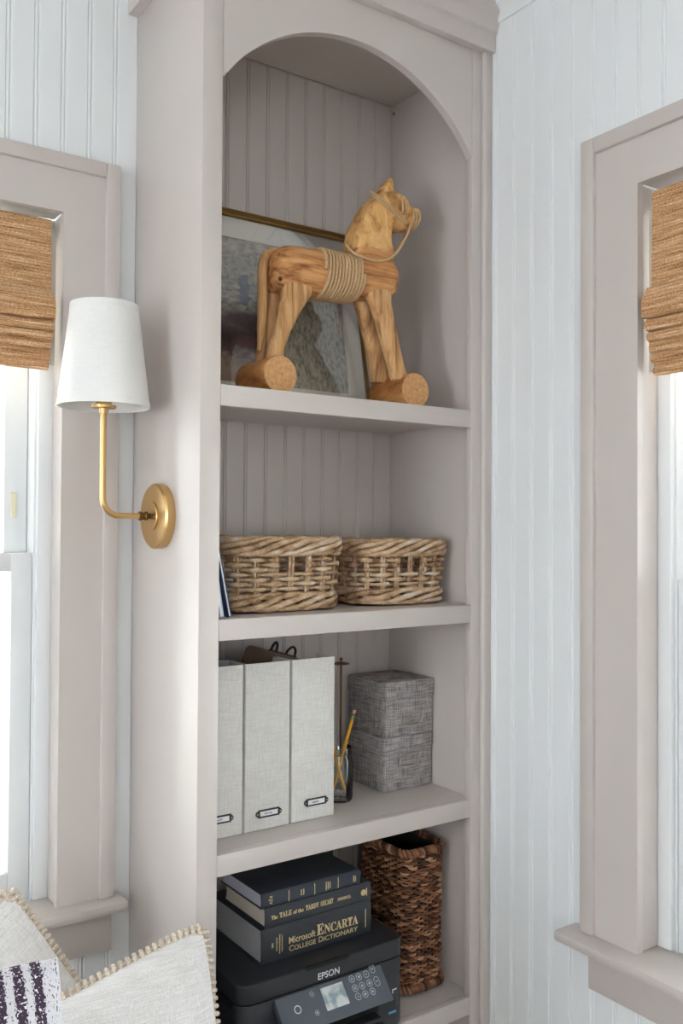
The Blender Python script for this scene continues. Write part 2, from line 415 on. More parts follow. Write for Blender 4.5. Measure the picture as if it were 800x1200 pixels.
wb = wall_with_hole('wall_back', WHITE, f1, R_['x0'], 0.0 + WT, R_['z0'], R_['z1'], (W1['x0'] - .02, W1['x1'] + .02, W1['z0'] - .02, W1['z1'] + .02), -PT, -WT)
wr = wall_with_hole('wall_right', WHITE, f2, R_['y0'], -PT, R_['z0'], R_['z1'], (W2['y0'] - .02, W2['y1'] + .02, W2['z0'] - .02, W2['z1'] + .02), -PT, -WT)
wl = wall_with_hole('wall_left', PLASTER, lambda s, z, t: (R_['x0'] + t, s, z), R_['y0'], R_['y1'] + WT, R_['z0'], R_['z1'], (W3['y0'], W3['y1'], W3['z0'], W3['z1']), 0, -WT)
wf = wall_with_hole('wall_front', PLASTER, lambda s, z, t: (s, R_['y0'] + t, z), R_['x0'] - WT, R_['x1'] + WT, R_['z0'], R_['z1'], (W4['x0'], W4['x1'], W4['z0'], W4['z1']), 0, -WT)
for nm, a, b in (('window_3', (R_['x0'] - .1, R_['x0'] - .05), W3), ('fill_window_4', (R_['y0'] - .1, R_['y0'] - .05), W4)):
    mb = MB()
    lo, hi = (b['y0'], b['y1']) if 'y0' in b else (b['x0'], b['x1'])
    n = 3
    for i in range(n + 1):
        c = lo + (hi - lo) * i / n
        q = (c - .025, c + .025)
        mb.box(*( (a[0], a[1], *q) if 'y0' in b else (*q, a[0], a[1])), b['z0'], b['z1'])
    for zc in (b['z0'] + .02, (b['z0'] + b['z1']) / 2, b['z1'] - .02):
        mb.box(*((a[0] + .004, a[1] - .004, lo, hi) if 'y0' in b else (lo, hi, a[0] + .004, a[1] - .004)), zc - .02, zc + .02)
    st(mb.build(nm, SASH))

# bead board: one mesh per length, one object per plank
PW = .0522
def plank_profile(wd, bead=True):
    p = [(0, -.0031), (.0016, -.0005), (.0034, 0)]
    if bead and wd > .045:
        e = wd - PW
        p += [(e + .0425, 0), (e + .0438, -.0012), (e + .0448, -.0030), (e + .0462, -.0009), (e + .0485, 0), (e + .0506, -.0009), (wd, -.0031)]
    else: p += [(wd - .001, 0), (wd, -.0005)]
    return p
_pl = {}
def plank(parent, fn, s0, wd, z0, z1, mat, bead=True):
    """board on wall coords: s along the wall, front face at t=0"""
    key = (fn, round(wd, 4), round(z0, 4), round(z1, 4), mat, bead, parent)
    if key not in _pl:
        pr = [(0, -PT)] + plank_profile(wd, bead) + [(wd, -PT)]
        me = MB().prism(pr, lambda p, q, z: fn(p, z, q), z0, z1).build('plank', mat, parent, world=False)
        me.location = fn(s0, 0, 0) - Vector(parent_off(parent)) if False else Vector(fn(s0, 0, 0))
        _pl[key] = me; return me
    return twin(_pl[key], parent, 'plank', Vector(fn(s0, 0, 0)))
def parent_off(p): return (0, 0, 0)
# back wall: bead centres measured at x = -.7355 - k*.0522
xb = -.7355 + .0037
plank(wb, f1, xb, .0415, R_['z0'], R_['z1'], WHITE, False)
k = 0
while xb - (k + 1) * PW > -2.0:
    s0 = xb - (k + 1) * PW
    if s0 + PW < W1['x0'] - .02 or s0 > W1['x1'] + .015: plank(wb, f1, s0, PW, R_['z0'], R_['z1'], WHITE)
    else:
        plank(wb, f1, s0, PW, R_['z0'], W1['z0'] - .02, WHITE); plank(wb, f1, s0, PW, W1['z1'] + .02, R_['z1'], WHITE)
    k += 1
# right wall: bead centres at y = -.375 - k*.0527
PW2 = .0528
yb = -.3225
k = 0
while yb - (k + 1) * PW2 > -2.0:
    s0 = yb - (k + 1) * PW2
    wd = PW2
    if s0 + wd < W2['y0'] - .02 or s0 > W2['y1'] + .015: plank(wr, f2, s0, wd, R_['z0'], R_['z1'], WHITE)
    else:
        plank(wr, f2, s0, wd, R_['z0'], W2['z0'] - .02, WHITE); plank(wr, f2, s0, wd, W2['z1'] + .02, R_['z1'], WHITE)
    k += 1
plank(wr, f2, yb, .3145, R_['z0'], R_['z1'], WHITE, False)
# cove moulding at the ceiling
cp = [(0, 2.512), (.006, 2.512), (.009, 2.518), (.014, 2.527), (.024, 2.536), (.028, 2.538), (.028, 2.5448), (0, 2.5448)]
st(MB().prism(cp, lambda p, q, y: (-p, y, q), -3.9, -.306).build('trim_1', WHITE, smooth=True))
st(MB().prism(cp, lambda p, q, x: (x, -p, q), -3.25, -.745).build('trim_2', WHITE, smooth=True))

# ------------------------------------------------------------------ windows
def window(name, fn, a, b, z0, z1, inner, sill_end, apron_in, band_w, flat_end, top_band, sill_front):
    """opening from s=a to s=b (b is the side by the room corner), fn maps (s, z, t)"""
    r = root(name, fn((a + b) / 2, z0, 0), kind='structure')
    def bx(nm, mat, s0, s1, q0, q1, t0, t1, parent=r, bevel=.002):
        c = [fn(s, q, t) for t in (t0, t1) for s, q in ((s0, q0), (s1, q0), (s1, q1), (s0, q1))]
        return MB().add(c, [(0, 1, 2, 3), (4, 7, 6, 5), (0, 4, 5, 1), (1, 5, 6, 2), (2, 6, 7, 3), (3, 7, 4, 0)]).build(nm, mat, parent, bevel=bevel)
    ob = flat_end + band_w          # outer edge by the corner
    oa = a - (ob - b); fa = a - (flat_end - b)
    zt = top_band
    # casings (flat board, then raised back band outside it)
    bx('side_casing', GREIGE, b, flat_end, z0, zt - band_w, .0005, .016, bevel=0)
    bx('side_casing', GREIGE, fa, a, z0, zt - band_w, .0005, .016, bevel=0)
    bx('head_casing', GREIGE, a, b, z1, zt - band_w, .0005, .016, bevel=0)
    bx('back_band', GREIGE, flat_end, ob, z0, zt, .0005, .025, bevel=.003)
    bx('back_band', GREIGE, oa, fa, z0, zt, .0005, .025, bevel=.003)
    bx('back_band', GREIGE, fa + .0005, flat_end - .0005, zt - band_w, zt, .0005, .0248, bevel=.003)
    # stool and apron
    bx('sill', GREIGE, oa - .03, sill_end, z0 - .022, z0, -.055, sill_front, bevel=.008)
    bx('apron', GREIGE, oa - .01, apron_in, z0 - .105, z0 - .0225, .0005, .016, bevel=.002)
    # jambs
    bx('jamb', GREIGE, b + .0005, b + .012, z0, z1, -.045, .0155, bevel=.004)
    bx('jamb', GREIGE, a - .012, a - .0005, z0, z1, -.045, .0155, bevel=.004)
    bx('jamb', GREIGE, a, b, z1 + .0005, z1 + .012, -.045, .015, bevel=.002)
    sb = b - .026; sa = a + .026
    bx('stop', SASH, sb, b + .012, z0, z1, -.058, -.0455, bevel=.002)
    bx('stop', SASH, a - .012, sa, z0, z1, -.058, -.0455, bevel=.002)
    bx('stop', SASH, sa, sb, z1 - .02, z1 + .01, -.058, -.0455, bevel=.002)
    bx('jamb_liner', SASH, sb - .004, b + .012, z0 - .015, z1, -.155, -.0585, bevel=.001)
    bx('jamb_liner', SASH, a - .012, sa + .004, z0 - .015, z1, -.155, -.0585, bevel=.001)
    bx('head_liner', SASH, sa, sb, z1 - .012, z1 + .01, -.155, -.0585, bevel=.001)
    bx('outer_sill', SASH, a - .01, b + .01, z0 - .03, z0 - .004, -.17, -.0555, bevel=.002)
    zm = z0 + .655
    def sash(nm, q0, q1, t0, t1, botw, topw, sw):
        f = root(nm, fn((a + b) / 2, q0, t0)); f.parent = r; f.location = Vector(fn((a + b) / 2, q0, t0)) - r.location
        S0, S1 = sa + .005, sb - .005
        bx('sash_stile', SASH, S0, S0 + sw, q0, q1, t0, t1, f); bx('sash_stile', SASH, S1 - sw, S1, q0, q1, t0, t1, f)
        bx('sash_rail', SASH, S0 + sw, S1 - sw, q0, q0 + botw, t0 + .0005, t1 - .0005, f); bx('sash_rail', SASH, S0 + sw, S1 - sw, q1 - topw, q1, t0 + .0005, t1 - .0005, f)
        tm = (t0 + t1) / 2
        bx('pane', GLASS, S0 + sw - .004, S1 - sw + .004, q0 + botw - .004, q1 - topw + .004, tm - .002, tm + .002, f, bevel=0)
        return f
    lo = sash('lower_sash', z0 - .003, zm + .018, -.096, -.0595, .06, .036, .04)
    up = sash('upper_sash', zm - .018, z1 - .013, -.138, -.1, .036, .045, .045)
    return r, bx, sb, zm
w1, bx1, sb1, zm1 = window('window_1', f1, W1['x0'], W1['x1'], W1['z0'], W1['z1'], None, -.712, -.733, .029, -.760, 2.132, .056)
w2, bx2, sb2, zm2 = window('window_2', f2, W2['y0'], W2['y1'], W2['z0'], W2['z1'], None, -.546, -.5935, .031, -.6105, 2.1615, .062)
p = px(16, 592, y=.1)
bx1('sash_latch', simple('cream_plastic', (226, 216, 186), .5), p.x - .006, p.x + .004, p.z - .025, p.z + .025, -.0995, -.094, bevel=.0015)
# ground outside: a strip of lawn, pale paving beyond it
PAVE = simple('pale_paving', (214, 212, 206), .9)
st(box('ground_lawn', LAWN, None, (-12, .2, .17, 4.6, -.62, -.6)))
st(box('ground_paving', PAVE, None, (-12, .2, 4.6, 16, -.62, -.6)))
st(box('ground_side', PAVE, None, (.2, 14, -12, 16, -.62, -.6)))

# ------------------------------------------------------------------ woven roman shades
def shade(name, label, fn, s0, s1, ztop, zs, t0, seed):
    r = root(name, fn((s0 + s1) / 2, zs[-1], 0), label, 'window shade', 'woven roman shades')
    rnd = random.Random(seed)
    def strip(nm, prof, ins):
        # prof: list of (t, z) along the outside; scalloped by reeds, 3 mm thick
        out = []
        P = smooth_path([(t, 0, z) for t, z in prof], 6)
        L = [0]
        for i in range(1, len(P)): L.append(L[-1] + (P[i] - P[i - 1]).length)
        n = max(3, int(L[-1] / .0034)); pts = []
        for i in range(n * 4 + 1):
            d = L[-1] * i / (n * 4); j = max(k_ for k_ in range(len(L)) if L[k_] <= d + 1e-9); j = min(j, len(P) - 2)
            f = (d - L[j]) / max(1e-9, L[j + 1] - L[j]); q = P[j].lerp(P[j + 1], f); tg = (P[j + 1] - P[j]).normalized(); nr = Vector((-tg.z, 0, tg.x))
            h = .0009 * abs(math.sin(PI * i / 4)) * rnd.uniform(.75, 1.2)
            pts.append(q + nr * h * (1 if nr.x > 0 else -1))
        rings = []
        for sx in range(2):
            s = s0 + ins if sx == 0 else s1 - ins
            rings.append([fn(s, q.z, q.x) for q in pts] + [fn(s, q.z, q.x - .003) for q in reversed(pts)])
        mb = MB(); N = len(pts)
        vs_ = rings[0] + rings[1]; M_ = 2 * N; fs = []
        for i in range(M_): fs.append((i, (i + 1) % M_, M_ + (i + 1) % M_, M_ + i))
        for i in range(N - 1):
            fs.append((i, i + 1, M_ - 2 - i, M_ - 1 - i)); fs.append((M_ + i, M_ + i + 1, 2 * M_ - 2 - i, 2 * M_ - 1 - i))
        return mb.add(vs_, fs).build(nm, REED, r, smooth=True, angle=60)
    MBh = [fn(s, q, t) for t in (t0 - .026, t0 - .005) for s, q in ((s0, ztop - .03), (s1, ztop - .03), (s1, ztop), (s0, ztop))]
    MB().add(MBh, [(0, 1, 2, 3), (4, 7, 6, 5), (0, 4, 5, 1), (1, 5, 6, 2), (2, 6, 7, 3), (3, 7, 4, 0)]).build('headrail', SASH, r)
    LB = [fn(s, q, t) for t in (t0 - .0055, t0 - .0040) for s, q in ((s0 - .010, zs[-1] + .006), (s1 + .010, zs[-1] + .006), (s1 + .010, ztop - .031), (s0 - .010, ztop - .031))]
    MB().add(LB, [(0, 1, 2, 3), (4, 7, 6, 5), (0, 4, 5, 1), (1, 5, 6, 2), (2, 6, 7, 3), (3, 7, 4, 0)]).build('liner', ADDLINER, r)  # liner added behind the reeds to cut orange bounce and side leaks
    strip('upper_panel', [(t0, ztop), (t0 + .001, (ztop + zs[0]) / 2), (t0 + .002, zs[0] - .012)], .0)
    outs = [.032, .024, .018, .012, .007, .002]
    for i in range(len(zs) - 1):
        a, b = zs[i], zs[i + 1]; o = t0 + outs[i]
        strip('fold', [(t0 + max(.003, outs[i] - .018), a), (o - .003, a - (a - b) * .35), (o, a - (a - b) * .7), (o - .002, b - .001), (o - .010, b - .003)], .0006 * i)
    return r
zt1 = [1.861, 1.812, 1.792, 1.775, 1.757, 1.738, 1.72]
shade('roman_blind', 'raised woven reed roman shade in the window beside the brass wall lamp', f1, W1['x0'] + .016, -.860, 2.006, zt1, -.002, 3)
zt2 = [1.852, 1.798, 1.776, 1.757, 1.738, 1.718, 1.698]
shade('roman_blind', 'raised woven reed roman shade in the window of the white beadboard wall without lamp', f2, W2['y0'] + .016, -.722, 2.03, zt2, -.004, 5)

# ------------------------------------------------------------------ built-in bookcase
D = .305; XL = -.6916; Xl = -.652; Xr = -.0503; XS = -.0239; XRI = -.036; XLI = -.672
Z1, Z2, Z3, Z4 = 1.670, 1.2516, .8365, .4184; Z5 = .003; T = .038; TB = .026; FT = .019; BY = -.003
bc = root('bookcase', ((XL) / 2, -D / 2, R_['z0']), 'tall greige built-in bookcase with an arched top opening and open shelves', 'bookcase')
zb = R_['z0']; ZTOP = 2.50
box('side_panel', GREIGE, bc, (XL, XLI, -D + .0004, -.0005, zb, ZTOP), .0012)
box('side_panel', GREIGE, bc, (XRI, -.0005, -D + FT, -.0005, zb, ZTOP))
box('stile', GREIGE, bc, (XL + .0006, Xl, -D, -D + FT, zb, ZTOP), .0015)
box('stile', GREIGE, bc, (Xr, -.0005, -D, -D + FT, zb, ZTOP), .0012)
MB().prism([(XS, -D), (XS, -D - .006), (XS + .004, -D - .010), (-.0008, -D - .010), (-.0008, -D)], lambda p, q, z: (p, q, z), zb, 2.453).build('scribe_strip', GREIGE, bc, bevel=.001)
# arched head
cxa, ra, za = -.351, .364, 2.378 - .364
pts = []
aL = math.asin((Xl - cxa) / ra); aR = math.asin((Xr - cxa) / ra)
for i in range(41):
    t = aL + (aR - aL) * i / 40; pts.append((cxa + ra * math.sin(t), za + ra * math.cos(t)))
mb = MB(); n = len(pts); vs_ = []
for y in (-D + .0012, -D + FT):
    vs_ += [(p, y, q) for p, q in pts] + [(p, y, ZTOP) for p, q in pts]
fs = []
for i in range(n - 1):
    fs += [(i, i + 1, n + i + 1, n + i), (2 * n + i, 3 * n + i, 3 * n + i + 1, 2 * n + i + 1), (i, 2 * n + i, 2 * n + i + 1, i + 1)]
mb.add([(a + (.0006 if k % n == 0 else -.0006 if k % n == n - 1 else 0), b, c) for k, (a, b, c) in enumerate(vs_)], fs)
mb.build('arched_head', GREIGE, bc, smooth=True)
box('top_panel', GREIGE, bc, (XLI, XRI, -D + FT, -.0045, 2.444, 2.462))
bp_ = box('back_panel', GREIGE, bc, (XLI, XRI, .0025, .0045, zb, 2.462))
f3 = lambda s, z, t: (s, -t, z)
xk = -.0842 + .0035; PW3 = .0503
def bplank(s0, wd, bead=True):
    pr = [(0, -.005)] + plank_profile(wd, bead) + [(wd, -.005)]
    return MB().prism(pr, lambda p, q, z: (s0 + p, -.0032 - q, z), zb, 2.443).build('plank', GREIGE, bp_)
PWs = PW; PW = PW3
bplank(xk, XRI - xk - .0003, False)
kx = xk - PW3; first = bplank(kx, PW3)
for i in range(1, 11):
    twin(first, bp_, 'plank', (-PW3 * i, 0, 0))
bplank(XLI + .0003, (kx - PW3 * 10) - XLI - .0006, False); PW = PWs
for zi in (Z1, Z2, Z3, Z4, Z5):
    s = box('shelf', GREIGE, bc, (XLI, XRI, -D + FT, -.0045, zi - TB, zi))
    MB().box(Xl, Xr, -D + .0003, -D + FT, zi - T, zi).build('shelf_edge', GREIGE, s, bevel=.0015)
box('kick_board', GREIGE, bc, (Xl, Xr, -D + .01, -D + FT, zb, Z5 - T))
cpr = [(0, 2.453), (.019, 2.453), (.020, 2.456), (.020, 2.490), (.026, 2.494), (.028, 2.504), (.035, 2.518), (.046, 2.527), (.048, 2.531), (.048, 2.5445), (0, 2.5445)]
mb = MB()
rg = [[(XL - p, -.0008, q) for p, q in cpr], [(XL - p, -D - p, q) for p, q in cpr], [(-.0008, -D - p, q) for p, q in cpr]]
mb.rings(rg).build('crown_moulding', GREIGE, bc, smooth=True, angle=25)
p = px(461.5, 133.5, x=XRI)
MB().lathe([(.0035, 0), (.0035, -.0006)], 12, (XRI, p.y, p.z), 'x').build('peg_hole', SLOT, bc)

# window seat below the frame that carries the cushions
SEAT = .235
ws = root('window_seat', (-1.4, -.3, R_['z0']), kind='structure')
box('seat_box', GREIGE, ws, (-2.4, XL - .004, -.62, -.012, R_['z0'], SEAT - .03))
box('seat_top', GREIGE, ws, (-2.4, XL - .004, -.65, -.012, SEAT - .03, SEAT), .004)

# ------------------------------------------------------------------ brass wall lamp on the side panel
SY, SZ = -.1467, 1.4355
sl = root('wall_lamp', (XL, SY, SZ), 'brass wall lamp with a white tapered fabric shade on the bookcase side', 'lamp')
bpz = MB().lathe([(.0, .0), (.0605, 0), (.0615, -.003), (.0615, -.016), (.058, -.0195), (.0, -.0205)], 56, (XL, SY, SZ), 'x').build('backplate', BRASS, sl, smooth=True)
MB().lathe([(0, -.0195), (.0275, -.0195), (.0275, -.0222), (.026, -.0235), (0, -.0238)], 40, (XL, SY, SZ), 'x').build('centre_disc', BRASS, bpz, smooth=True)
MB().lathe([(0, -.0235), (.0052, -.0235), (.0052, -.030), (.0085, -.031), (.0085, -.034), (.0068, -.036), (.0068, -.041), (.0085, -.0425), (.0085, -.046), (0, -.0465)], 24, (XL, SY, SZ), 'x').build('collar', BRASSD, sl, smooth=True)
MB().tube([(XL - .023, SY - .003, SZ - .001), (XL - .023, SY - .022, SZ - .001)], .0038, 12).build('set_screw', BRASSD, bpz, smooth=True)
AX = -.8075; rb = .032
path = [(XL - .045, SY, SZ), (AX + rb, SY, SZ)]
for i in range(1, 13):
    a = PI / 2 * i / 12; path.append((AX + rb - rb * math.sin(a), SY, SZ + rb - rb * math.cos(a)))
path += [(AX, SY, SZ + .1), (AX, SY, 1.629)]
MB().tube(path, .0056, 20).build('arm', BRASS, sl, smooth=True, angle=60)
MB().lathe([(0, 1.622), (.008, 1.622), (.0085, 1.630), (.022, 1.631), (.0225, 1.636), (.014, 1.638), (.013, 1.66), (0, 1.66)], 28, (AX, SY, 0)).build('socket_cup', BRASS, sl, smooth=True)
MB().lathe([(0, 1.66), (.012, 1.66), (.013, 1.672), (.022, 1.70), (.028, 1.725), (.024, 1.748), (.012, 1.76), (0, 1.763)], 24, (AX, SY, 0)).build('bulb', simple('frosted_bulb', (238, 236, 230), .3), sl, smooth=True)
ZB, ZT, RB, RT = 1.633, 1.818, .0825, .0605
sh = MB().lathe([(RB, ZB), (RT, ZT), (RT - .0012, ZT), (RB - .0012, ZB), (RB, ZB)], 64, (AX, SY, 0)); sh.f = sh.f[:-2]
shade_o = sh.build('lamp_shade', SHADEF, sl, smooth=True)
def cone_band(z0, z1, out):
    r0 = RB + (RT - RB) * (z0 - ZB) / (ZT - ZB); r1 = RB + (RT - RB) * (z1 - ZB) / (ZT - ZB)
    m = MB().lathe([(r0 + out, z0), (r1 + out, z1), (r1 - .0016, z1), (r0 - .0016, z0), (r0 + out, z0)], 64, (AX, SY, 0)); m.f = m.f[:-2]
    return m.build('trim_band', SHADEF, shade_o, smooth=True)
cone_band(ZB - .0006, ZB + .011, .0008); cone_band(ZT - .011, ZT + .0006, .0008)
sp = MB()
for k in range(3):
    a = 2 * PI * k / 3 + .4
    sp.tube([(AX, SY, ZT - .03), (AX + (RT) * .98 * math.cos(a), SY + RT * .98 * math.sin(a), ZT - .006)], .0012, 6)
sp.lathe([(.014, ZT - .032), (.014, ZT - .029), (.006, ZT - .029), (.006, ZT - .032)], 16, (AX, SY, 0)); sp.build('spider_fitter', BRASS, sl)

# ------------------------------------------------------------------ framed picture leaning behind the horse
by0, by1, ztp = -.098, -.026, 2.088          # foot stands forward on the shelf, head rests on the back boards
pl_, pr_ = -.655, -.170
fr = root('framed_picture', ((pl_ + pr_) / 2, by0, Z1 + .0032), 'gold framed seascape print with a cream mat leaning behind the wooden horse', 'picture')
tilt = math.atan2(by1 - by0, ztp - Z1); fr.rotation_euler = (-tilt, 0, 0)
H = math.hypot(by1 - by0, ztp - Z1); hw = (pr_ - pl_) / 2
def lb(nm, mat, b, par=fr, bev=0): return MB().box(*b).build(nm, mat, par, bevel=bev, world=False)
lb('backing_board', CBOARD, (-hw + .003, hw - .003, .004, .014, .002, H - .002))
for nm, b in (('frame_rail', (-hw, hw, -.010, .016, H - .015, H)), ('frame_rail', (-hw, hw, -.010, .016, 0, .015)), ('frame_stile', (-hw, -hw + .004, -.010, .016, .015, H - .015)), ('frame_stile', (hw - .004, hw, -.010, .016, .015, H - .015))):
    o = lb(nm, GOLDF, b, bev=.001)
    if nm == 'frame_rail':
        for q in (.004, .0085):
            lb('bead_line', BRASSD, (b[0] + .0005, b[1] - .0005, -.0112, -.0098, b[4] + q, b[4] + q + .0018), o)
m1, mt_, mb_ = .050, .046, .03
aw0, aw1 = -hw + m1, hw - m1
for b in ((-hw + .006, hw - .006, -.001, .002, H - .015 - mt_, H - .014), (-hw + .006, hw - .006, -.001, .002, .012, .012 + mb_), (-hw + .006, aw0, -.001, .002, .012 + mb_, H - .015 - mt_), (aw1, hw - .006, -.001, .002, .012 + mb_, H - .015 - mt_)):
    lb('mat_border', MATB, b)
lb('print', PAINT, (aw0 - .002, aw1 + .002, .0022, .0036, .010 + mb_, H - .013 - mt_))
lb('picture_glass', PICGLASS, (-hw + .006, hw - .006, -.0045, -.003, .012, H - .012))

# ------------------------------------------------------------------ carved wooden horse on log rollers
HY = -.207
hp = lambda u, v, y=HY: px(u, v, y=y)
hr = root('wooden_horse', (-.33, HY, Z1), 'carved wooden toy horse on log rollers with a rope wrapped round its belly', 'toy horse')
RR = .0368
def roller(x):
    y0, y1 = -.266, -.150
    r = MB().lathe([(RR * .97, y0 + .0015), (RR, y0 + .004), (RR * .995, (y0 + y1) / 2), (RR, y1 - .004), (RR * .97, y1)], 40, (x, 0, Z1 + RR + .0005), 'y')
    o = r.build('roller', WOODR, hr, smooth=True)
    me = MB().lathe([(RR * .965, .0018), (RR * .965, 0), (.004, -.0004), (.0035, .0006), (0, .0006)], 40, (0, 0, 0), 'y').build('end_face', ENDG, o, world=False, smooth=True)
    me.location = Vector((x, y0, Z1 + RR)) - hr.location
    MB().lathe([(.0028, 0), (.0028, -.0008), (0, -.0008)], 8, (x + .004, y0 + .0005, Z1 + RR + .002), 'y').build('peg', WOODR, o)
    return o
XB = px(329, 440, y=-.266).x; XF = px(487, 457, y=-.266).x
roller(XB); roller(XF)
def legpath(pts, y0, y1, dep):
    P = []; rad = []
    for i, (u, v, hwpx) in enumerate(pts):
        f = i / (len(pts) - 1); y = y0 + (y1 - y0) * f
        c = px(u, v, y=y); e = px(u + hwpx, v, y=y); P.append(c); rad.append((e.x - c.x))
    return P, rad
def leg(pts, y0, y1, dep):
    P, rad = legpath(pts, y0, y1, dep)
    P2 = smooth_path(P, 5); rr = []
    for i in range(len(P) - 1):
        for k_ in range(5): rr.append(rad[i] + (rad[i + 1] - rad[i]) * k_ / 5)
    rr.append(rad[-1])
    rings = []
    for i, (p, r) in enumerate(zip(P2, rr)):
        ring = []
        for k_ in range(16):
            a = 2 * PI * k_ / 16; c, s_ = math.cos(a), math.sin(a)
            sg = lambda t: math.copysign(abs(t) ** .72, t)
            ring.append((p.x + r * sg(c) * (1 + .04 * math.sin(i * 1.3 + k_)), p.y + dep * sg(s_), p.z))
        rings.append(ring)
    return MB().rings(rings).build('leg', WOODZ, hr, smooth=True, angle=70)
leg([(349, 326, 17), (346, 345, 16), (339, 362, 12.5), (331, 385, 9), (324, 405, 8.5), (320, 428, 9)], -.228, -.236, .016)
leg([(331, 330, 13), (325, 350, 11), (319, 375, 9.5), (313, 400, 9), (308, 430, 9.5)], -.188, -.178, .015)
leg([(441, 330, 13), (443, 348, 13.5), (449, 372, 10.5), (456, 400, 9), (462, 425, 8.5), (468, 446, 8.5)], -.228, -.236, .016)
leg([(421, 335, 9), (425, 355, 9.5), (433, 385, 9), (440, 415, 9), (445, 449, 9.5)], -.188, -.178, .015)
# body, neck and head carved from one block: rough solids fused by a voxel remesh
tm = MB()
secs = [(314, 318, 15, .020), (318, 318, 24, .036), (328, 317, 27, .044), (345, 318, 28, .048), (366, 321, 27, .046), (390, 325, 25, .043), (414, 327.5, 24.5, .043), (436, 329, 24, .044), (450, 330, 23, .042), (456, 330, 19, .034), (458, 330, 12, .022)]
rings = []
for u, v, hh, wy in secs:
    c = hp(u, v); top = hp(u, v - hh); rz = top.z - c.z
    rings.append([(c.x, c.y + wy * math.copysign(abs(math.cos(2 * PI * k_ / 28)) ** .85, math.cos(2 * PI * k_ / 28)), c.z + rz * math.copysign(abs(math.sin(2 * PI * k_ / 28)) ** .85, math.sin(2 * PI * k_ / 28))) for k_ in range(28)])
tm.rings(rings)
def slab(poly, half, taper=.72):
    """outline from the photo at the horse's own depth, given a rounded real thickness"""
    P = [hp(u, v) for u, v in poly]; c = sum(P, Vector()) / len(P)
    rr = []
    for t, k_ in ((-1, taper), (-.75, .93), (-.35, 1), (.35, 1), (.75, .93), (1, taper)):
        rr.append([(c.x + (p.x - c.x) * k_, HY + half * t, c.z + (p.z - c.z) * k_) for p in P])
    tm.rings(rr)
slab([(407, 312), (408, 288), (411, 273), (415.5, 261), (421, 250), (428, 240), (437, 230), (449, 226), (458, 230), (461, 245), (455, 262), (451, 270), (450.5, 283), (452.5, 303), (454, 322), (430, 330)], .037)
slab([(438, 232), (449, 225), (458, 227), (466, 231), (470.5, 236), (471, 243), (477, 246.5), (484, 248), (487.5, 252), (487, 258), (482, 266), (475, 271), (462, 272), (452, 271), (445, 262), (438, 248)], .028)
slab([(434, 236), (441, 226), (449, 216), (455.5, 208.5), (458, 216), (458.5, 232), (450, 240)], .017, .8)
def remeshed(mbld, name, mat, vox, it):
    o = mbld.build('tmp', mat, None)
    m = o.modifiers.new('r', 'REMESH'); m.mode = 'VOXEL'; m.voxel_size = vox
    s_ = o.modifiers.new('s', 'SMOOTH'); s_.factor = .5; s_.iterations = it
    bpy.context.view_layer.update()
    me = bpy.data.meshes.new_from_object(o.evaluated_get(bpy.context.evaluated_depsgraph_get())); bpy.data.objects.remove(o)
    me.name = name
    return me
me = remeshed(tm, 'body', WOODX, .0032, 5)
lo = hr.location
for v in me.vertices:
    n_ = mnoise.noise(v.co * 38) * .0016 + mnoise.noise(v.co * 95) * .0006      # chisel marks
    v.co = v.co + v.normal * n_
# material by height: head and neck carry the lighter, chiselled wood
me.materials.clear(); me.materials.append(WOODX); me.materials.append(WOODH)
for pg in me.polygons:
    c = pg.center; nb = hp(409, 296).z + (c.x - hp(409, 296).x) * .12
    if c.z > nb + .004 and c.x > hp(405, 290).x: pg.material_index = 1
me.shade_smooth()
for v in me.vertices: v.co -= lo
body = bpy.data.objects.new('body', me); COL.objects.link(body); body.parent = hr
# tail
tp = smooth_path([hp(*q) for q in ((328, 297), (319, 294.5), (311, 300), (308, 312), (307.5, 335), (307.5, 360), (306, 385), (303.5, 411))], 5)
tw = [.006, .0085, .0095, .0105, .0105, .011, .0095, .0035]
trr = []
for i in range(7):
    for k_ in range(5): q = tw[i] + (tw[i + 1] - tw[i]) * k_ / 5; trr.append((q * .9, q * 1.05))
trr.append((tw[-1], tw[-1]))
MB().tube(tp, trr, 14).build('tail', WOODZ, hr, smooth=True, angle=70)
MB().lathe([(.0042, 0), (.0042, -.002), (0, -.002)], 10, tuple(hp(328, 327, HY - .0435)), 'y').build('knot', simple('dark_wood_knot', (62, 34, 20), .7), body)
# rope wrapped round the belly: one continuous helix that follows the body section
def twist_rope(path, r, nst=3, pitch=.011, n=5):
    P = [Vector(p) for p in path]; mb = MB()
    L = [0]
    for i in range(1, len(P)): L.append(L[-1] + (P[i] - P[i - 1]).length)
    for s_ in range(nst):
        out = []; prev = None
        for i in range(len(P)):
            t = (P[min(i + 1, len(P) - 1)] - P[max(i - 1, 0)]).normalized()
            if prev is None: prev = Vector((0, 0, 1)) if abs(t.z) < .9 else Vector((1, 0, 0))
            nr = (prev - t * prev.dot(t)).normalized(); prev = nr; bn = t.cross(nr)
            a = 2 * PI * (L[i] / pitch + s_ / nst)
            out.append(P[i] + nr * (r * .5 * math.cos(a)) + bn * (r * .5 * math.sin(a)))
        mb.tube(out, r * .56, n)
    return mb
def body_sec(x):
    X = [(hp(u, v).x, hp(u, v).z, hp(u, v - hh).z - hp(u, v).z, wy) for u, v, hh, wy in secs]
    for a, b in zip(X, X[1:]):
        if a[0] <= x <= b[0]:
            f = (x - a[0]) / (b[0] - a[0]); return [a[i] + (b[i] - a[i]) * f for i in range(1, 4)]
xa, xz = hp(367, 320).x, hp(412, 320).x; turns = 12; path = []
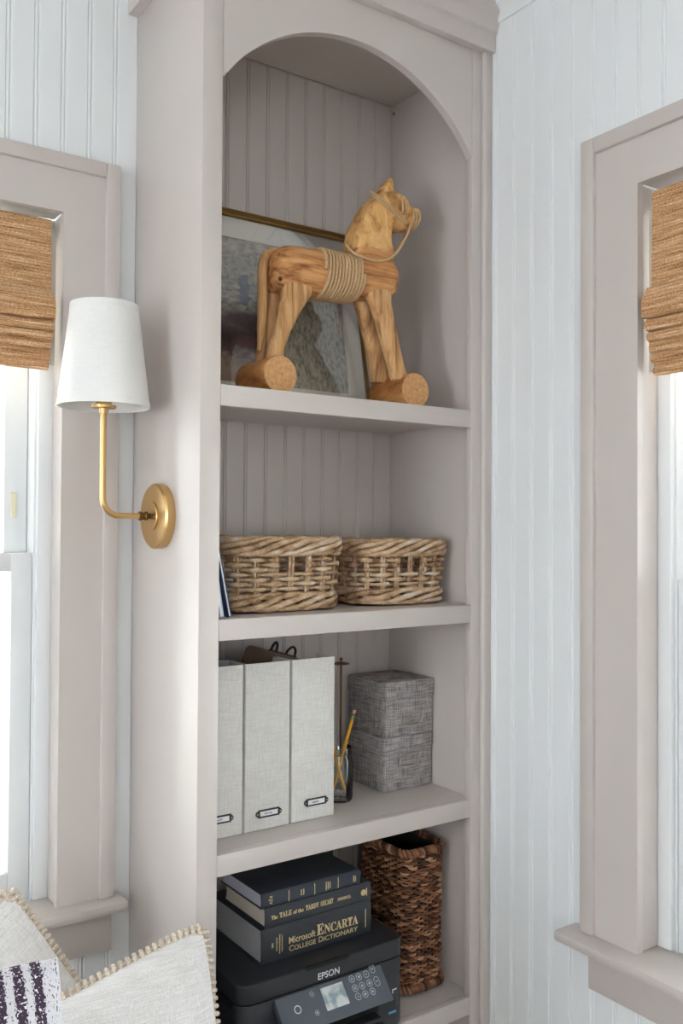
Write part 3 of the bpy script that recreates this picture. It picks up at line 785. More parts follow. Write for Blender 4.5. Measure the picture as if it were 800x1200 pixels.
for i in range(turns * 60 + 1):
    a = 2 * PI * i / 60; x = xa + (xz - xa) * i / (turns * 60); cz_, rz, wy = body_sec(x)
    sg = lambda t: math.copysign(abs(t) ** .85, t)
    path.append((x + .004 * math.sin(a), HY - (wy + .0025) * sg(math.cos(a)), cz_ + (rz + .0025) * sg(math.sin(a))))
MB().tube(path, [(.0028, .0050)] * len(path), 8).build('belly_rope', ROPE2, hr, smooth=True, angle=80)
# bridle and rein
def rope(nm, pts, r=.0029, n=8): return MB().tube(smooth_path(pts, 10), r, n).build(nm, ROPE2, hr, smooth=True, angle=80)
yN = HY - .0385
rope('rein', [hp(481, 262, HY - .026), hp(479, 270, HY - .031), hp(474, 281, HY - .037), hp(466, 294, yN - .004), hp(458, 302, yN - .004), hp(449, 305.5, yN - .002), hp(436, 305, yN - .001), hp(424, 301, yN), hp(414, 296, yN + .002), hp(408, 290, yN + .016), hp(406, 287, HY), hp(409, 288, HY + .034), hp(430, 300, HY + .041), hp(450, 304, HY + .040), hp(462, 296, HY + .040), hp(475, 275, HY + .034), hp(481, 262, HY + .027)])
for u in (474.5, 478, 481.5):
    ring = []
    for k_ in range(25):
        a = 2 * PI * k_ / 24; c = hp(u, 258.5); rz = hp(u, 247).z - c.z
        ring.append((c.x + .003 * math.sin(a), HY - .0305 * math.cos(a), c.z + rz * 1.14 * math.sin(a)))
    MB().tube(ring, .0027, 8).build('nose_rope', ROPE2, hr, smooth=True, angle=80)
for dv in (0, 3.5):
    rope('cheek_rope', [hp(476, 262 - dv * .6, HY - .0325), hp(468, 255 - dv, HY - .0345), hp(458, 246 - dv, HY - .0385), hp(448, 238 - dv, HY - .0385), hp(441, 232 - dv, HY - .032), hp(436, 228 - dv, HY - .012), hp(435, 227 - dv, HY)])
for u in (461, 465):
    ring = []
    for k_ in range(25):
        a = 2 * PI * k_ / 24; c = hp(u, 250); rz = hp(u, 230.5 + (u - 461) * .3).z - c.z
        if math.sin(a) > -.35: ring.append((c.x, HY - .0325 * math.cos(a), c.z + rz * 1.10 * math.sin(a)))
    ring.sort(key=lambda q: math.atan2((q[2] - c.z), -(q[1] - HY)) if True else 0)
    MB().tube(ring, .0026, 8).build('brow_rope', ROPE2, hr, smooth=True, angle=80)

# ------------------------------------------------------------------ cane baskets with handle holes
class Loop:
    """rounded-rectangle perimeter, arc-length parametrised from the middle of the front (-y) side"""
    def __init__(s, a, b, e=.42, n=720):
        s.P = []
        for i in range(n):
            t = -PI / 2 + 2 * PI * i / n; c, d = math.cos(t), math.sin(t)
            s.P.append((math.copysign(abs(c) ** e, c), math.copysign(abs(d) ** e, d)))
        s.a, s.b = a, b; s.S = [0]
        for i in range(n):
            p, q = s.P[i], s.P[(i + 1) % n]; s.S.append(s.S[-1] + math.hypot((q[0] - p[0]) * a, (q[1] - p[1]) * b))
        s.L = s.S[-1]; s.n = n
    def at(s, d, grow=0.0, off=0.0):
        d %= s.L; lo, hi = 0, s.n
        while hi - lo > 1:
            m = (lo + hi) // 2
            if s.S[m] <= d: lo = m
            else: hi = m
        f = (d - s.S[lo]) / max(1e-9, s.S[lo + 1] - s.S[lo]); p, q = s.P[lo], s.P[(lo + 1) % s.n]
        x, y = p[0] + (q[0] - p[0]) * f, p[1] + (q[1] - p[1]) * f
        tx, ty = (q[0] - p[0]) * s.a, (q[1] - p[1]) * s.b; l = math.hypot(tx, ty) or 1
        return x * (s.a + grow) + off * ty / l, y * (s.b + grow) - off * tx / l
def cane_basket(cx, yf, wdt, dep, h, label, seed, hole_c=0.0):
    rd = random.Random(seed)
    cy = yf + dep / 2
    r = root('wicker_basket', (cx, cy, Z2 + .0008), label, 'basket', 'cane baskets on the shelf')
    a, b = wdt / 2 - .009, dep / 2 - .009
    lp = Loop(a, b); NS = 20; sp_ = lp.L / NS
    gr = lambda z: -.010 * (1 - z / h)            # slightly narrower at the foot
    wrad = .0042
    z0, z1 = .040, h - .042
    # stakes, in pairs
    for i in range(NS):
        for sgn in (-1, 1):
            s_ = i * sp_ + sgn * .0033 + rd.uniform(-.0008, .0008)
            pts = []
            for k_ in range(5):
                z = .012 + (h - .026) * k_ / 4; x, y = lp.at(s_, gr(z), 0); pts.append((x, y, z))
            MB().tube(pts, .0029, 7).build('stake', CANE, r, smooth=True, world=False, angle=70)
    rows = int(round((z1 - z0) / .0098)); hole_rows = 3
    for j in range(rows):
        z = z0 + (z1 - z0) * (j + .5) / rows
        hole = j >= rows - hole_rows
        M_ = NS * 8; pts = []; rr = []
        s_a, s_b = (hole_c + .034, hole_c + lp.L - .034) if hole else (0, lp.L)
        cnt = int(M_ * (s_b - s_a) / lp.L)
        for i in range(cnt + (1 if hole else 0)):
            s_ = s_a + (s_b - s_a) * i / cnt
            ph = PI * s_ / sp_ + PI * j
            w_ = math.cos(ph)
            if hole and j % 2 == 0 and (i < 3 or i > cnt - 3): w_ = .6
            x, y = lp.at(s_, gr(z), .0064 * math.copysign(abs(w_) ** .55, w_))
            pts.append((x, y, z + rd.uniform(-.0006, .0006)))
            rr.append((wrad * (.72 + .42 * abs(w_)) * (1.08 if j % 3 else .95), wrad * (.6 + .25 * abs(w_))))
        MB().tube(pts, rr, 8, close=not hole).build('weaver', CANE, r, smooth=True, world=False, angle=70)
        if hole:
            for e_ in (s_a + .004, s_b - .004):
                x, y = lp.at(e_, gr(z), -.002); x2, y2 = lp.at(e_, gr(z), .0085)
                MB().tube(smooth_path([(x, y, z + .0045), (x2, y2, z + .002), (x2, y2, z - .002), (x, y, z - .0045)], 3), .0034, 7).build('weaver_wrap', CANE, r, smooth=True, world=False, angle=70)
    # plaited rims, top and foot
    def plait(zc, ns, rad_r, rad_z, rs, pitch, g, dirn):
        for j in range(ns):
            cnt = 150; pts = []; rr = []
            turns_ = max(1, round(lp.L / pitch))
            for i in range(cnt):
                s_ = lp.L * i / cnt; a_ = dirn * 2 * PI * turns_ * i / cnt + 2 * PI * j / ns
                x, y = lp.at(s_, g, rad_r * math.cos(a_)); pts.append((x, y, zc + rad_z * math.sin(a_) + .0012 * math.sin(i * .35 + j)))
                rr.append(rs * (1 + .12 * math.sin(i * .23 + j * 2)))
            MB().tube(pts, rr, 8, close=True).build('rim_strand', CANE, r, smooth=True, world=False, angle=70)
    plait(h - .0205, 6, .0060, .0138, .0056, .26, .001, 1)
    plait(.0200, 5, .0052, .0132, .0056, .30, -.006, 1)
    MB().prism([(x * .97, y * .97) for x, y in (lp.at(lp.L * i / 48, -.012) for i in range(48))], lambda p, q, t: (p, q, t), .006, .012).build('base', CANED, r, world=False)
    return r
yF = -.256
xA, xB = px(271.5, 660, y=yF).x, px(413, 660, y=yF).x
cane_basket((xA + xB) / 2, yF, xB - xA, .205, .1475, 'larger grey-brown cane basket with a handle hole, beside the leaning booklets', 1)
xA2, xB2 = px(430.5, 660, y=-.25).x, px(534.5, 660, y=-.25).x
cane_basket((xA2 + xB2) / 2, -.25, xB2 - xA2, .20, .1425, 'smaller grey-brown cane basket with a handle hole, between the larger one and the bookcase side', 2)

# slim booklets leaning against the left side of that shelf
def booklet(xb_, lean, thick, hgt, mat, label, yf):
    r = root('booklet', (xb_, yf, Z2 + .0006), label, 'booklet', 'booklets beside the baskets', rot=(0, -lean, 0))
    MB().box(0, .0012, 0, .17, 0, hgt).build('cover', mat, r, world=False); MB().box(thick - .0012, thick, 0, .17, 0, hgt).build('cover', mat, r, world=False)
    MB().box(.0014, thick - .0014, .001, .168, .002, hgt - .002).build('pages', PAPER, r, world=False); return r
booklet(-.6205, .20, .0055, .175, NAVY, 'navy booklet with white page edges leaning next to the larger cane basket', -.283)
booklet(-.6375, .165, .0075, .165, PALEC, 'pale blue booklet leaning between the navy booklet and the bookcase side', -.283)

# ------------------------------------------------------------------ magazine files
YS = -.228
def scribble(parent, cx, cz, wd, mat, seed):
    rd = random.Random(seed); pts = []; n = 26
    for i in range(n):
        f = i / (n - 1); pts.append((cx - wd / 2 + wd * f + rd.uniform(-.0008, .0008), YS - .0032, cz + math.sin(i * 1.9) * .0014 + rd.uniform(-.001, .001)))
    MB().tube(smooth_path(pts, 3), .00028, 4).build('handwriting', mat, parent)
def file_box(x0, x1, label, lab_u, lab_v, seed, ink):
    z0 = Z3 + .0005; h = .3185; y1 = -.066
    r = root('magazine_file', ((x0 + x1) / 2, (YS + y1) / 2, z0), label, 'magazine file', 'white magazine files')
    MB().box(x0, x1, YS, YS + .003, z0, z0 + h).build('spine_panel', FILEL, r, bevel=.0012)
    for xa_ in (x0, x1 - .003):
        MB().prism([(YS + .003, z0), (y1, z0), (y1, z0 + .12), (YS + .06, z0 + h), (YS + .003, z0 + h)], lambda p, q, t: (t, p, q), xa_, xa_ + .003).build('side_panel', FILEL, r)
    MB().box(x0 + .003, x1 - .003, YS + .003, y1, z0, z0 + .003).build('base', FILEL, r)
    MB().box(x0 + .003, x1 - .003, y1 - .003, y1, z0 + .003, z0 + .12).build('back_panel', FILEL, r)
    c = px(lab_u, lab_v, y=YS); L_, Hh = .023, .0075
    hd = MB()
    hd.prism([(-L_, -Hh), (L_, -Hh), (L_, -Hh + .0028), (-L_, -Hh + .0028)], lambda p, q, t: (c.x + p, t, c.z + q), YS - .0024, YS - .0002)
    hd.prism([(-L_, Hh - .0028), (L_, Hh - .0028), (L_, Hh), (-L_, Hh)], lambda p, q, t: (c.x + p, t, c.z + q), YS - .0024, YS - .0002)
    for sg in (-1, 1):
        hd.prism([(sg * L_, -Hh), (sg * L_, Hh), (sg * (L_ - .003), Hh), (sg * (L_ - .003), -Hh)], lambda p, q, t: (c.x + p, t, c.z + q), YS - .0026, YS - .0002)
        hd.prism([(sg * (L_ - .001 + .0065 * math.sin(PI * i / 8)), .0058 * math.cos(PI * i / 8)) for i in range(9)], lambda p, q, t: (c.x + p, t, c.z + q), YS - .0022, YS - .0002)
    hd = hd.build('label_holder', BRONZE, r)
    for sg in (-1, 1): MB().lathe([(.0017, 0), (.0015, -.0008), (0, -.001)], 10, (c.x + sg * (L_ + .002), YS - .0022, c.z), 'y').build('rivet', STEEL, hd)
    MB().box(c.x - L_ + .003, c.x + L_ - .003, YS - .0016, YS - .0006, c.z - Hh + .0028, c.z + Hh - .0028).build('label_card', PAPER, hd)
    scribble(hd, c.x - .003, c.z, .016, ink, seed)
    return r
f3a, f3b = px(341.5, 964, y=YS).x, px(391, 954, y=YS).x
f2a, f2b = px(286.5, 976, y=YS).x, px(338.6, 966, y=YS).x
f1b = px(283.6, 978, y=YS).x
file_box(f3a, f3b, 'white linen magazine file standing beside the pencil jar', 370, 938.8, 1, INK)
file_box(f2a, f2b, 'white linen magazine file between two alike files', 314.5, 952, 2, INK)
file_box(max(XLI + .001, f1b - .1), f1b, 'white linen magazine file half hidden at the bookcase side, blue handwriting on its label', 257, 960.5, 3, INKB)
# grey folder in the half hidden file
fo = root('folder', (-.61, -.19, Z3 + .004), 'grey folder standing in the half hidden white magazine file', 'folder')
MB().box(-.645, -.58, -.21, -.202, Z3 + .004, 1.164).build('folder_cover', simple('lilac_grey_card', (128, 122, 130), .6), fo); MB().box(-.640, -.583, -.2015, -.2005, Z3 + .004, 1.160).build('folder_sheet', PAPER, fo)

# ------------------------------------------------------------------ clipboard behind the files
tl, tr = px(290, 755, y=-.05), px(356, 773, y=-.05)
ang = math.atan2(tr.z - tl.z, tr.x - tl.x)
cbW = (Vector((tr.x, 0, tr.z)) - Vector((tl.x, 0, tl.z))).length + .004
cbH = (tl.z - Z3 - .0015 - cbW * abs(math.sin(ang))) / math.cos(ang)
ux = Vector((math.cos(ang), 0, math.sin(ang))); uz = Vector((-math.sin(ang), 0, math.cos(ang)))
low = tl.z - (-(-uz * cbH).z)
org = Vector((tl.x, -.05, tl.z)) - uz * cbH
# let the lower right corner touch the shelf
br = org + ux * cbW
org.z += (Z3 + .001) - min(org.z, br.z); 
cbp = root('clipboard', (org.x, -.05, Z3), 'brown hardboard clipboard with a black wire clip tilted behind the white files', 'clipboard')
def cbpt(p, q, t): v = org + ux * p + uz * q; return (v.x, v.y + t, v.z)
rc = .012
poly = []
for cx_, cy_, a0 in ((rc, rc, PI), (cbW - rc, rc, 1.5 * PI), (cbW - rc, cbH - rc, 0), (rc, cbH - rc, .5 * PI)):
    for i in range(5): poly.append((cx_ + rc * math.cos(a0 + PI / 2 * i / 4), cy_ + rc * math.sin(a0 + PI / 2 * i / 4)))
MB().prism(poly, cbpt, 0, .003).build('board', CBOARD, cbp)
mc = cbW * .62
MB().prism([(mc - .045, cbH - .025), (mc + .045, cbH - .025), (mc + .036, cbH + .003), (mc - .036, cbH + .003)], cbpt, .0035, .010).build('clip_plate', BLACKM, cbp, bevel=.001)
for c0, wl in ((mc - .024, .013), (mc + .020, .022)):
    MB().tube(smooth_path([cbpt(c0 - wl / 2, cbH, .007), cbpt(c0 - wl * .35, cbH + .012, .007), cbpt(c0 + wl * .1, cbH + .021, .007), cbpt(c0 + wl * .5, cbH + .015, .007), cbpt(c0 + wl * .55, cbH, .007)], 5), .0028, 7).build('clip_loop', BLACKM, cbp, smooth=True)

# ------------------------------------------------------------------ pencil jar and pencils
jc = px(396.5, 931, y=-.15); JX, JY = jc.x, -.15; JR = .0305; JZ = Z3 + .0006; JH = .113
jr = root('glass_jar', (JX, JY, JZ), 'clear glass jar holding yellow pencils next to the white files', 'jar')
MB().lathe([(.004, .0), (.027, 0), (.030, .004), (JR, .010), (JR, .082), (.0285, .090), (.0265, .094), (.0265, .1), (.0285, .101), (.0285, .104), (.0265, .1055), (.0278, .1085), (.0272, JH), (.0248, JH), (.0242, .094), (.0262, .088), (.028, .081), (.028, .012), (.026, .006), (.004, .005)], 48, (JX, JY, JZ)).build('jar_body', JARGLASS, jr, smooth=True)
MB().tube([(JX + .0283 * math.cos(2 * PI * i / 40), JY + .0283 * math.sin(2 * PI * i / 40), JZ + .097 + .003 * i / 40) for i in range(41)], .0012, 6).build('screw_thread', JARGLASS, jr, smooth=True)
def pencil(top, bot, label, eraser_up=True):
    top, bot = Vector(top), Vector(bot); d = (top - bot).normalized()
    r = root('pencil', bot, label, 'pencil', 'yellow pencils in the jar')
    e, t = (top, bot) if eraser_up else (bot, top); d = (e - t).normalized()
    MB().tube([t, t + d * .004], [.0006, .0011], 6).build('lead', LEAD, r)
    MB().tube([t + d * .004, t + d * .02], [.0011, .0036], 6).build('sharpened_tip', PWOOD, r)
    MB().tube([t + d * .02, e - d * .022], .0037, 6).build('shaft', PENCIL, r)
    f = MB().tube([e - d * .022, e - d * .018, e - d * .0175, e - d * .013, e - d * .0125, e - d * .008], [.0038, .0038, .0034, .0038, .0034, .0038], 10).build('ferrule', FERR, r)
    MB().tube([e - d * .013, e - d * .0105], .00395, 10).build('ferrule_band', simple('dark_green_band', (34, 62, 44), .4), f)
    MB().tube([e - d * .008, e - d * .001, e], [.0036, .0036, .0028], 10).build('eraser', PINK, r); return r
pencil((JX + .0472, JY + .008, JZ + .184), (JX - .0222, JY - .004, JZ + .0085), 'yellow pencil with pink eraser end up, sticking far out of the glass jar')
pencil(px(384, 856, y=-.163), (JX + .014, JY - .010, JZ + .0085), 'yellow pencil low in the glass jar, leaning the other way, close to the white file', True)
pencil(px(385, 850, y=-.142), (JX + .0175, JY + .004, JZ + .0085), 'yellow pencil low in the glass jar, its point against the far glass', True)

# brass stand with a disc top behind the jar
bs_ = px(399.5, 800, y=-.075); BX = bs_.x; ztd = px(400, 778, y=-.075).z
br_ = root('brass_stand', (BX, -.075, Z3 + .0005), 'dark brass stand with a disc top and knob behind the glass jar', 'stand')
MB().lathe([(0, 0), (.026, 0), (.027, .003), (.012, .007), (0, .008)], 28, (BX, -.075, Z3 + .0005)).build('foot', BRASSD, br_, smooth=True)
MB().tube([(BX, -.075, Z3 + .006), (BX, -.075, ztd)], .0022, 10).build('rod', BRASSD, br_, smooth=True)
MB().lathe([(0, -.002), (.0035, -.002), (.0185, .0), (.019, .0015), (.006, .0045), (0, .005)], 28, (BX, -.075, ztd)).build('disc', BRASSD, br_, smooth=True)
MB().lathe([(0, .0045), (.002, .0045), (.0015, .008), (.0038, .010), (.0035, .0135), (0, .0145)], 14, (BX, -.075, ztd)).build('knob', BRASSD, br_, smooth=True)

# ------------------------------------------------------------------ grey linen boxes
YB = -.170
def linen_box(z0, x0, x1, yf, yb_, h, lip, label, hu, hv):
    r = root('storage_box', ((x0 + x1) / 2, (yf + yb_) / 2, z0), label, 'storage box', 'grey linen storage boxes')
    MB().box(x0 + .0028, x1 - .0028, yf + .0028, yb_ - .0028, z0, z0 + h - .004).build('box_body', GREYL, r, bevel=.0015)
    MB().box(x0, x1, yf, yb_, z0 + h - lip, z0 + h).build('lid', GREYL, r, bevel=.0025)
    c = px(hu, hv, y=yf + .0028); y = yf + .0022
    w2_, h2 = .0255, .0105
    hd = MB()
    hd.tube(smooth_path([(c.x - w2_, y, c.z - h2), (c.x + w2_, y - .001, c.z - h2), ], 2), .0021, 8)
    hd.tube(smooth_path([(c.x - w2_, y - .001, c.z + h2), (c.x + w2_, y - .001, c.z + h2), (c.x + w2_ + .004, y - .001, c.z), (c.x + w2_, y - .001, c.z - h2)], 5), .0021, 8)
    hd.prism([(-w2_ - .004, -h2 - .003), (-w2_ + .003, -h2 - .003), (-w2_ + .003, h2 + .003), (-w2_ - .002, h2 + .004)], lambda p, q, t: (c.x + p, t, c.z + q), y - .004, y)
    hd = hd.build('label_pull', STEEL, r, smooth=True)
    MB().tube(smooth_path([(c.x - w2_, y - .004, c.z - h2 - .002), (c.x - w2_ + .006, y - .010, c.z - h2 - .003), (c.x + w2_ * .4, y - .011, c.z - h2 - .003), (c.x + w2_ * .6, y - .004, c.z - h2 - .002)], 5), .0022, 8).build('finger_pull', STEEL, hd, smooth=True)
    MB().lathe([(.0035, 0), (.003, -.004), (0, -.005)], 12, (c.x - w2_, y - .003, c.z + h2 * .3), 'y').build('stud', STEEL, hd, smooth=True)
    return r
bxl, bxr = px(449.5, 905, y=YB).x, XRI - .0035
zA = Z3 + .0005; hA = px(451, 866, y=YB).z - zA; lipA = px(451, 866, y=YB).z - px(450, 881.5, y=YB).z
linen_box(zA, bxl, bxr, YB, YB + .142, hA, lipA, 'grey linen storage box with lid and metal label pull, lower of two stacked', 478, 889)
zB_ = zA + hA + .0005; hB = px(453, 800.5, y=YB).z - zB_; lipB = px(453, 800.5, y=YB).z - px(453, 820, y=YB).z
linen_box(zB_, bxl + .004, bxr + .0015, YB - .002, YB + .143, hB, lipB, 'grey linen storage box with lid and metal label pull, upper of two stacked', 482, 841)

# ------------------------------------------------------------------ printer
PX0, PX1, PY0, PY1, PZ0, PZ1 = -.608, -.232, -.3125, -.0165, Z4 + .0006, .595
pr = root('printer', ((PX0 + PX1) / 2, (PY0 + PY1) / 2, PZ0), 'black inkjet printer with a tilted control panel under a stack of books', 'printer')
def rrect(x0, x1, y0, y1, rf, rb_, n=7):
    P = []
    for cx_, cy_, a0, rr in ((x0 + rf, y0 + rf, PI, rf), (x1 - rf, y0 + rf, 1.5 * PI, rf), (x1 - rb_, y1 - rb_, 0, rb_), (x0 + rb_, y1 - rb_, .5 * PI, rb_)):
        for i in range(n): a = a0 + PI / 2 * i / (n - 1); P.append((cx_ + rr * math.cos(a), cy_ + rr * math.sin(a)))
    return P
def slabz(poly, z0, z1): return MB().prism(poly, lambda p, q, t: (p, q, t), z0, z1)
FR_ = .026
slabz(rrect(PX0, PX1, PY0, PY1, FR_, .012), PZ0 + .006, .5578).build('printer_body', BPLAST, pr, bevel=.0012)
slabz(rrect(PX0 + .02, PX1 - .02, PY0 + .03, PY1 - .02, .01, .01), PZ0, PZ0 + .006).build('foot_plate', SLOT, pr)
lid = slabz(rrect(PX0 - .0006, PX1 + .0006, PY0 - .0008, PY1, FR_, .012), .5592, PZ1).build('scanner_lid', BPLASTG, pr, bevel=.0035, seg=3)
slabz(rrect(PX0 + .003, PX1 - .003, PY0 + .003, PY1 - .002, FR_ - .003, .01), .5578, .5592).build('seam', SLOT, pr)
MB().box(-.470, -.371, PY0 - .0012, PY0 + .006, .5885, .5954).build('lid_grip', SLOT, lid, bevel=.0012)
MB().box(PX0 - .0012, PX0 + .004, -.285, -.215, .546, .557).build('side_grip', SLOT, pr)
text('brand_lettering', 'EPSON', .0118 / .69, PRINTW, lid, (-.4431, PY0 - .0012, .5663), (1, 0, 0), (0, 0, 1), width=.0487)
# tilted control panel
T0 = Vector((0, PY0 - .001, .5560)); B0 = Vector((0, PY0 - .0455, .5060)); pu = (T0 - B0).normalized(); pn = Vector((1, 0, 0)).cross(pu)
CX0, CX1 = -.538, -.296
cpn = root('control_panel', (0, 0, 0)); cpn.parent = pr
cpn.location = Vector((-.417, PY0, .506)) - pr.location
pb = MB(); q0, q1 = B0, T0
sec = [q0, q1, q1 - pn * .012, q0 - pn * .012 + Vector((0, .006, 0))]
pb.rings([[Vector((x, 0, 0)) + v for v in sec] for x in (CX0, CX1)]); pb.build('panel_face', PANELM, cpn, bevel=.0015)
MB().rings([[Vector((x, 0, 0)) + v for v in (B0 + Vector((0, .012, -.002)), T0 - pn * .013, T0 + Vector((0, .02, -.02)), B0 + Vector((0, .05, -.006)))] for x in (CX0 + .01, CX1 - .01)]).build('panel_underside', SLOT, cpn)
def onp(u, v):
    d = CF + CR * ((u - 400) / FPX) - CU * ((v - 600) / FPX); t = (T0 - CAM).dot(pn) / d.dot(pn); return CAM + d * t
def onpq(u, v): p = onp(u, v); return p.x, (p - B0).dot(pu)
def P3(x, q, h=0): return Vector((x, 0, 0)) + B0 + pu * q + pn * h
def disc(nm, x, q, r0, r1, mat, h, par, sq=1.0, n=28, stretch=0):
    mb = MB(); vs_ = []
    for rr in (r0, r1):
        for k_ in range(n):
            a = 2 * PI * k_ / n; vs_.append(P3(x + rr * math.cos(a), q + rr * math.sin(a) + math.copysign(stretch, math.sin(a)), h))
    if r1 > 0: fs = [(k_, (k_ + 1) % n, n + (k_ + 1) % n, n + k_) for k_ in range(n)]
    else: vs_ = vs_[:n]; fs = [tuple(range(n))]
    return mb.add(vs_, fs).build(nm, mat, par)
sx0, sq1 = onpq(374.5, 1159); sx1, _ = onpq(400, 1149.4); _, sq0 = onpq(410.5, 1175.5)
sx1 = max(sx1, onpq(408, 1172)[0])
scr = MB().rings([[P3(x, sq0, 0), P3(x, sq1, 0), P3(x, sq1, .0008), P3(x, sq0, .0008)] for x in (sx0, sx1)]).build('screen', LCD, cpn)
keys = [(348.7, 1183.3, .0072, 0), (365, 1165, .0046, 0), (371.5, 1187, .0046, 0)]
grid = [[(412.3, 1147.6), (420.4, 1144.6), (429.4, 1141.2)], [(416, 1158.7), (424, 1155.2), (432, 1151.8)], [(419.5, 1168.3), (427.6, 1165), (436, 1161.7)]]
xs = [sum(onpq(*grid[r_][c_])[0] for r_ in range(3)) / 3 for c_ in range(3)]; qs = [sum(onpq(*grid[r_][c_])[1] for c_ in range(3)) / 3 for r_ in range(3)]
sp_k = (xs[2] - xs[0]) / 2
klist = [(*onpq(u, v), r_, st_) for u, v, r_, st_ in keys] + [(xs[c_], qs[r_], sp_k * .38, 0) for r_ in range(3) for c_ in range(3)] + [(xs[2] + sp_k, (qs[0] * 1.35 + qs[1] * -.35), sp_k * .36, .0022), (xs[2] + sp_k, qs[1] - .001, sp_k * .36, .0028)]
for i, (x, q, r_, st_) in enumerate(klist):
    b_ = disc('button', x, q, r_, 0, PANELM, .0003, cpn, stretch=st_)
    disc('button_ring', x, q, r_, r_ * (.82 if i else .78), PRINTW if i == 0 else ICONG, .0006, b_, stretch=st_)
    if i: disc('button_icon', x, q, r_ * .42, 0 if i % 3 else r_ * .2, ICONG, .0006, b_, n=(3 if i % 4 == 1 else 6 if i % 2 else 12))
# paper exit and front face
MB().box(CX0 + .012, CX1 - .004, PY0 - .0006, PY0 + .02, PZ0 + .03, .512).build('paper_exit', SLOT, pr)
MB().box(CX0 + .02, CX1 - .012, PY0 - .022, PY0 + .02, PZ0 + .040, PZ0 + .048).build('output_tray', BPLAST, pr, bevel=.002)
MB().box(CX0 + .005, CX1 + .004, PY0 - .012, PY0, PZ0 + .010, PZ0 + .026).build('paper_cassette', BPLAST, pr, bevel=.002)
a = px(459.5, 1160, y=PY0); b = px(464.5, 1163.5, y=PY0)
mk = MB().box(a.x, b.x, PY0 - .0004, PY0 - .0001, a.z - .001, a.z + .0008); mk.box(a.x, a.x + .0018, PY0 - .0004, PY0 - .0001, a.z - .007, a.z - .001); mk.build('front_mark', PRINTW, pr)
a = px(455, 1186, y=PY0); b = px(464, 1183, y=PY0)
MB().box(a.x, b.x, PY0 - .0004, PY0 - .0001, b.z - .0045, b.z).build('blue_sticker', BLUEP, pr)

# ------------------------------------------------------------------ books on the printer
def book(name, label, x0, ys, z0, L_, dep, th, cov, pages, bulge, board=.0026, over=.003, group='books on the printer'):
    r = root(name, (x0 + L_ / 2, ys + dep / 2, z0), label, 'book', group)
    MB().box(x0, x0 + L_, ys, ys + dep, z0, z0 + board).build('back_cover', cov, r, bevel=.0008)
    MB().box(x0, x0 + L_, ys, ys + dep, z0 + th - board, z0 + th).build('front_cover', cov, r, bevel=.0008)
    n = 10; P = []
    for i in range(n + 1):
        t = i / n; P.append((ys - bulge * math.sin(PI * t) ** .6, z0 + .0002 + (th - .0004) * t))
    Q = [(y + .0028, z) for y, z in reversed(P)]
    MB().prism(P + Q, lambda p, q, t: (t, p, q), x0, x0 + L_).build('spine', cov, r, smooth=True, angle=50)
    P = [(ys + .003 + .0 - bulge * .5 * math.sin(PI * i / 8), z0 + board + (th - 2 * board) * i / 8) for i in range(9)]
    Q = [(ys + dep - over - .004 * math.sin(PI * i / 8), z0 + board + (th - 2 * board) * i / 8) for i in range(8, -1, -1)]
    MB().prism(P + Q, lambda p, q, t: (t, p, q), x0 + over, x0 + L_ - over).build('page_block', pages, r, smooth=True, angle=40)
    return r
SPY = -.2585
ex0, ex1 = px(305.5, 1132.5, y=SPY).x, px(433.7, 1091, y=SPY).x
zE = PZ1 + .0005; tE = .0655; LE = ex1 - ex0
bE = book('book', 'thick black dictionary with silver speckled page edges, bottom of the book stack', ex0, SPY, zE, LE, .212, tE, COVER, PAGESG, .0022)
ty = SPY - .0026
def et(body, f0, f1, zc, cap, mat=FOIL, nm='lettering', par=bE, x0=ex0, L_=LE, z0=zE, th=tE, y=ty, ser=False):
    return text(nm, serif(body) if ser else body, cap / .69, mat, par, (x0 + f0 * L_, y, z0 + zc * th), (1, 0, 0), (0, 0, 1), width=(f1 - f0) * L_)
et('Microsoft', .235, .472, .405, .0125)
et('E', .484, .548, .405, .0205, ser=True); et('NCARTA', .553, .872, .405, .0165, ser=True)
et('C', .237, .276, .185, .0105, ser=False); et('OLLEGE', .281, .475, .185, .0088); et('D', .502, .541, .185, .0105); et('ICTIONARY', .546, .868, .185, .0088)
def vt(body, f, zc, w_, cap, par, x0, L_, z0, th, y, up=1):
    """lettering set across the spine"""
    return text('lettering', body, cap / .69, FOIL, par, (x0 + f * L_, y, z0 + zc * th), (0, 0, -up), (up, 0, 0), width=w_, align='CENTER')
def dashes(f, zc, w_, cap, par, x0, L_, z0, th, y, seed=1):
    """a line of foil print too small to read, set across the spine"""
    rd_ = random.Random(seed + int(f * 1000)); m = MB(); p = -w_ / 2
    while p < w_ / 2:
        l = rd_.uniform(.0008, .0022); xx = x0 + f * L_; zz = z0 + zc * th - p
        m.box(xx, xx + cap * rd_.uniform(.7, 1), y - .00015, y + .00015, zz - l, zz); p += l + rd_.uniform(.0004, .0009)
    return m.build('fine_print', FOIL, par)
EE = (bE, ex0, LE, zE, tE, ty)
dashes(.085, .5, .008, .005, *EE); dashes(.125, .5, .024, .0026, *EE); dashes(.15, .5, .034, .0024, *EE); dashes(.172, .5, .03, .0024, *EE); dashes(.94, .5, .036, .0026, *EE)
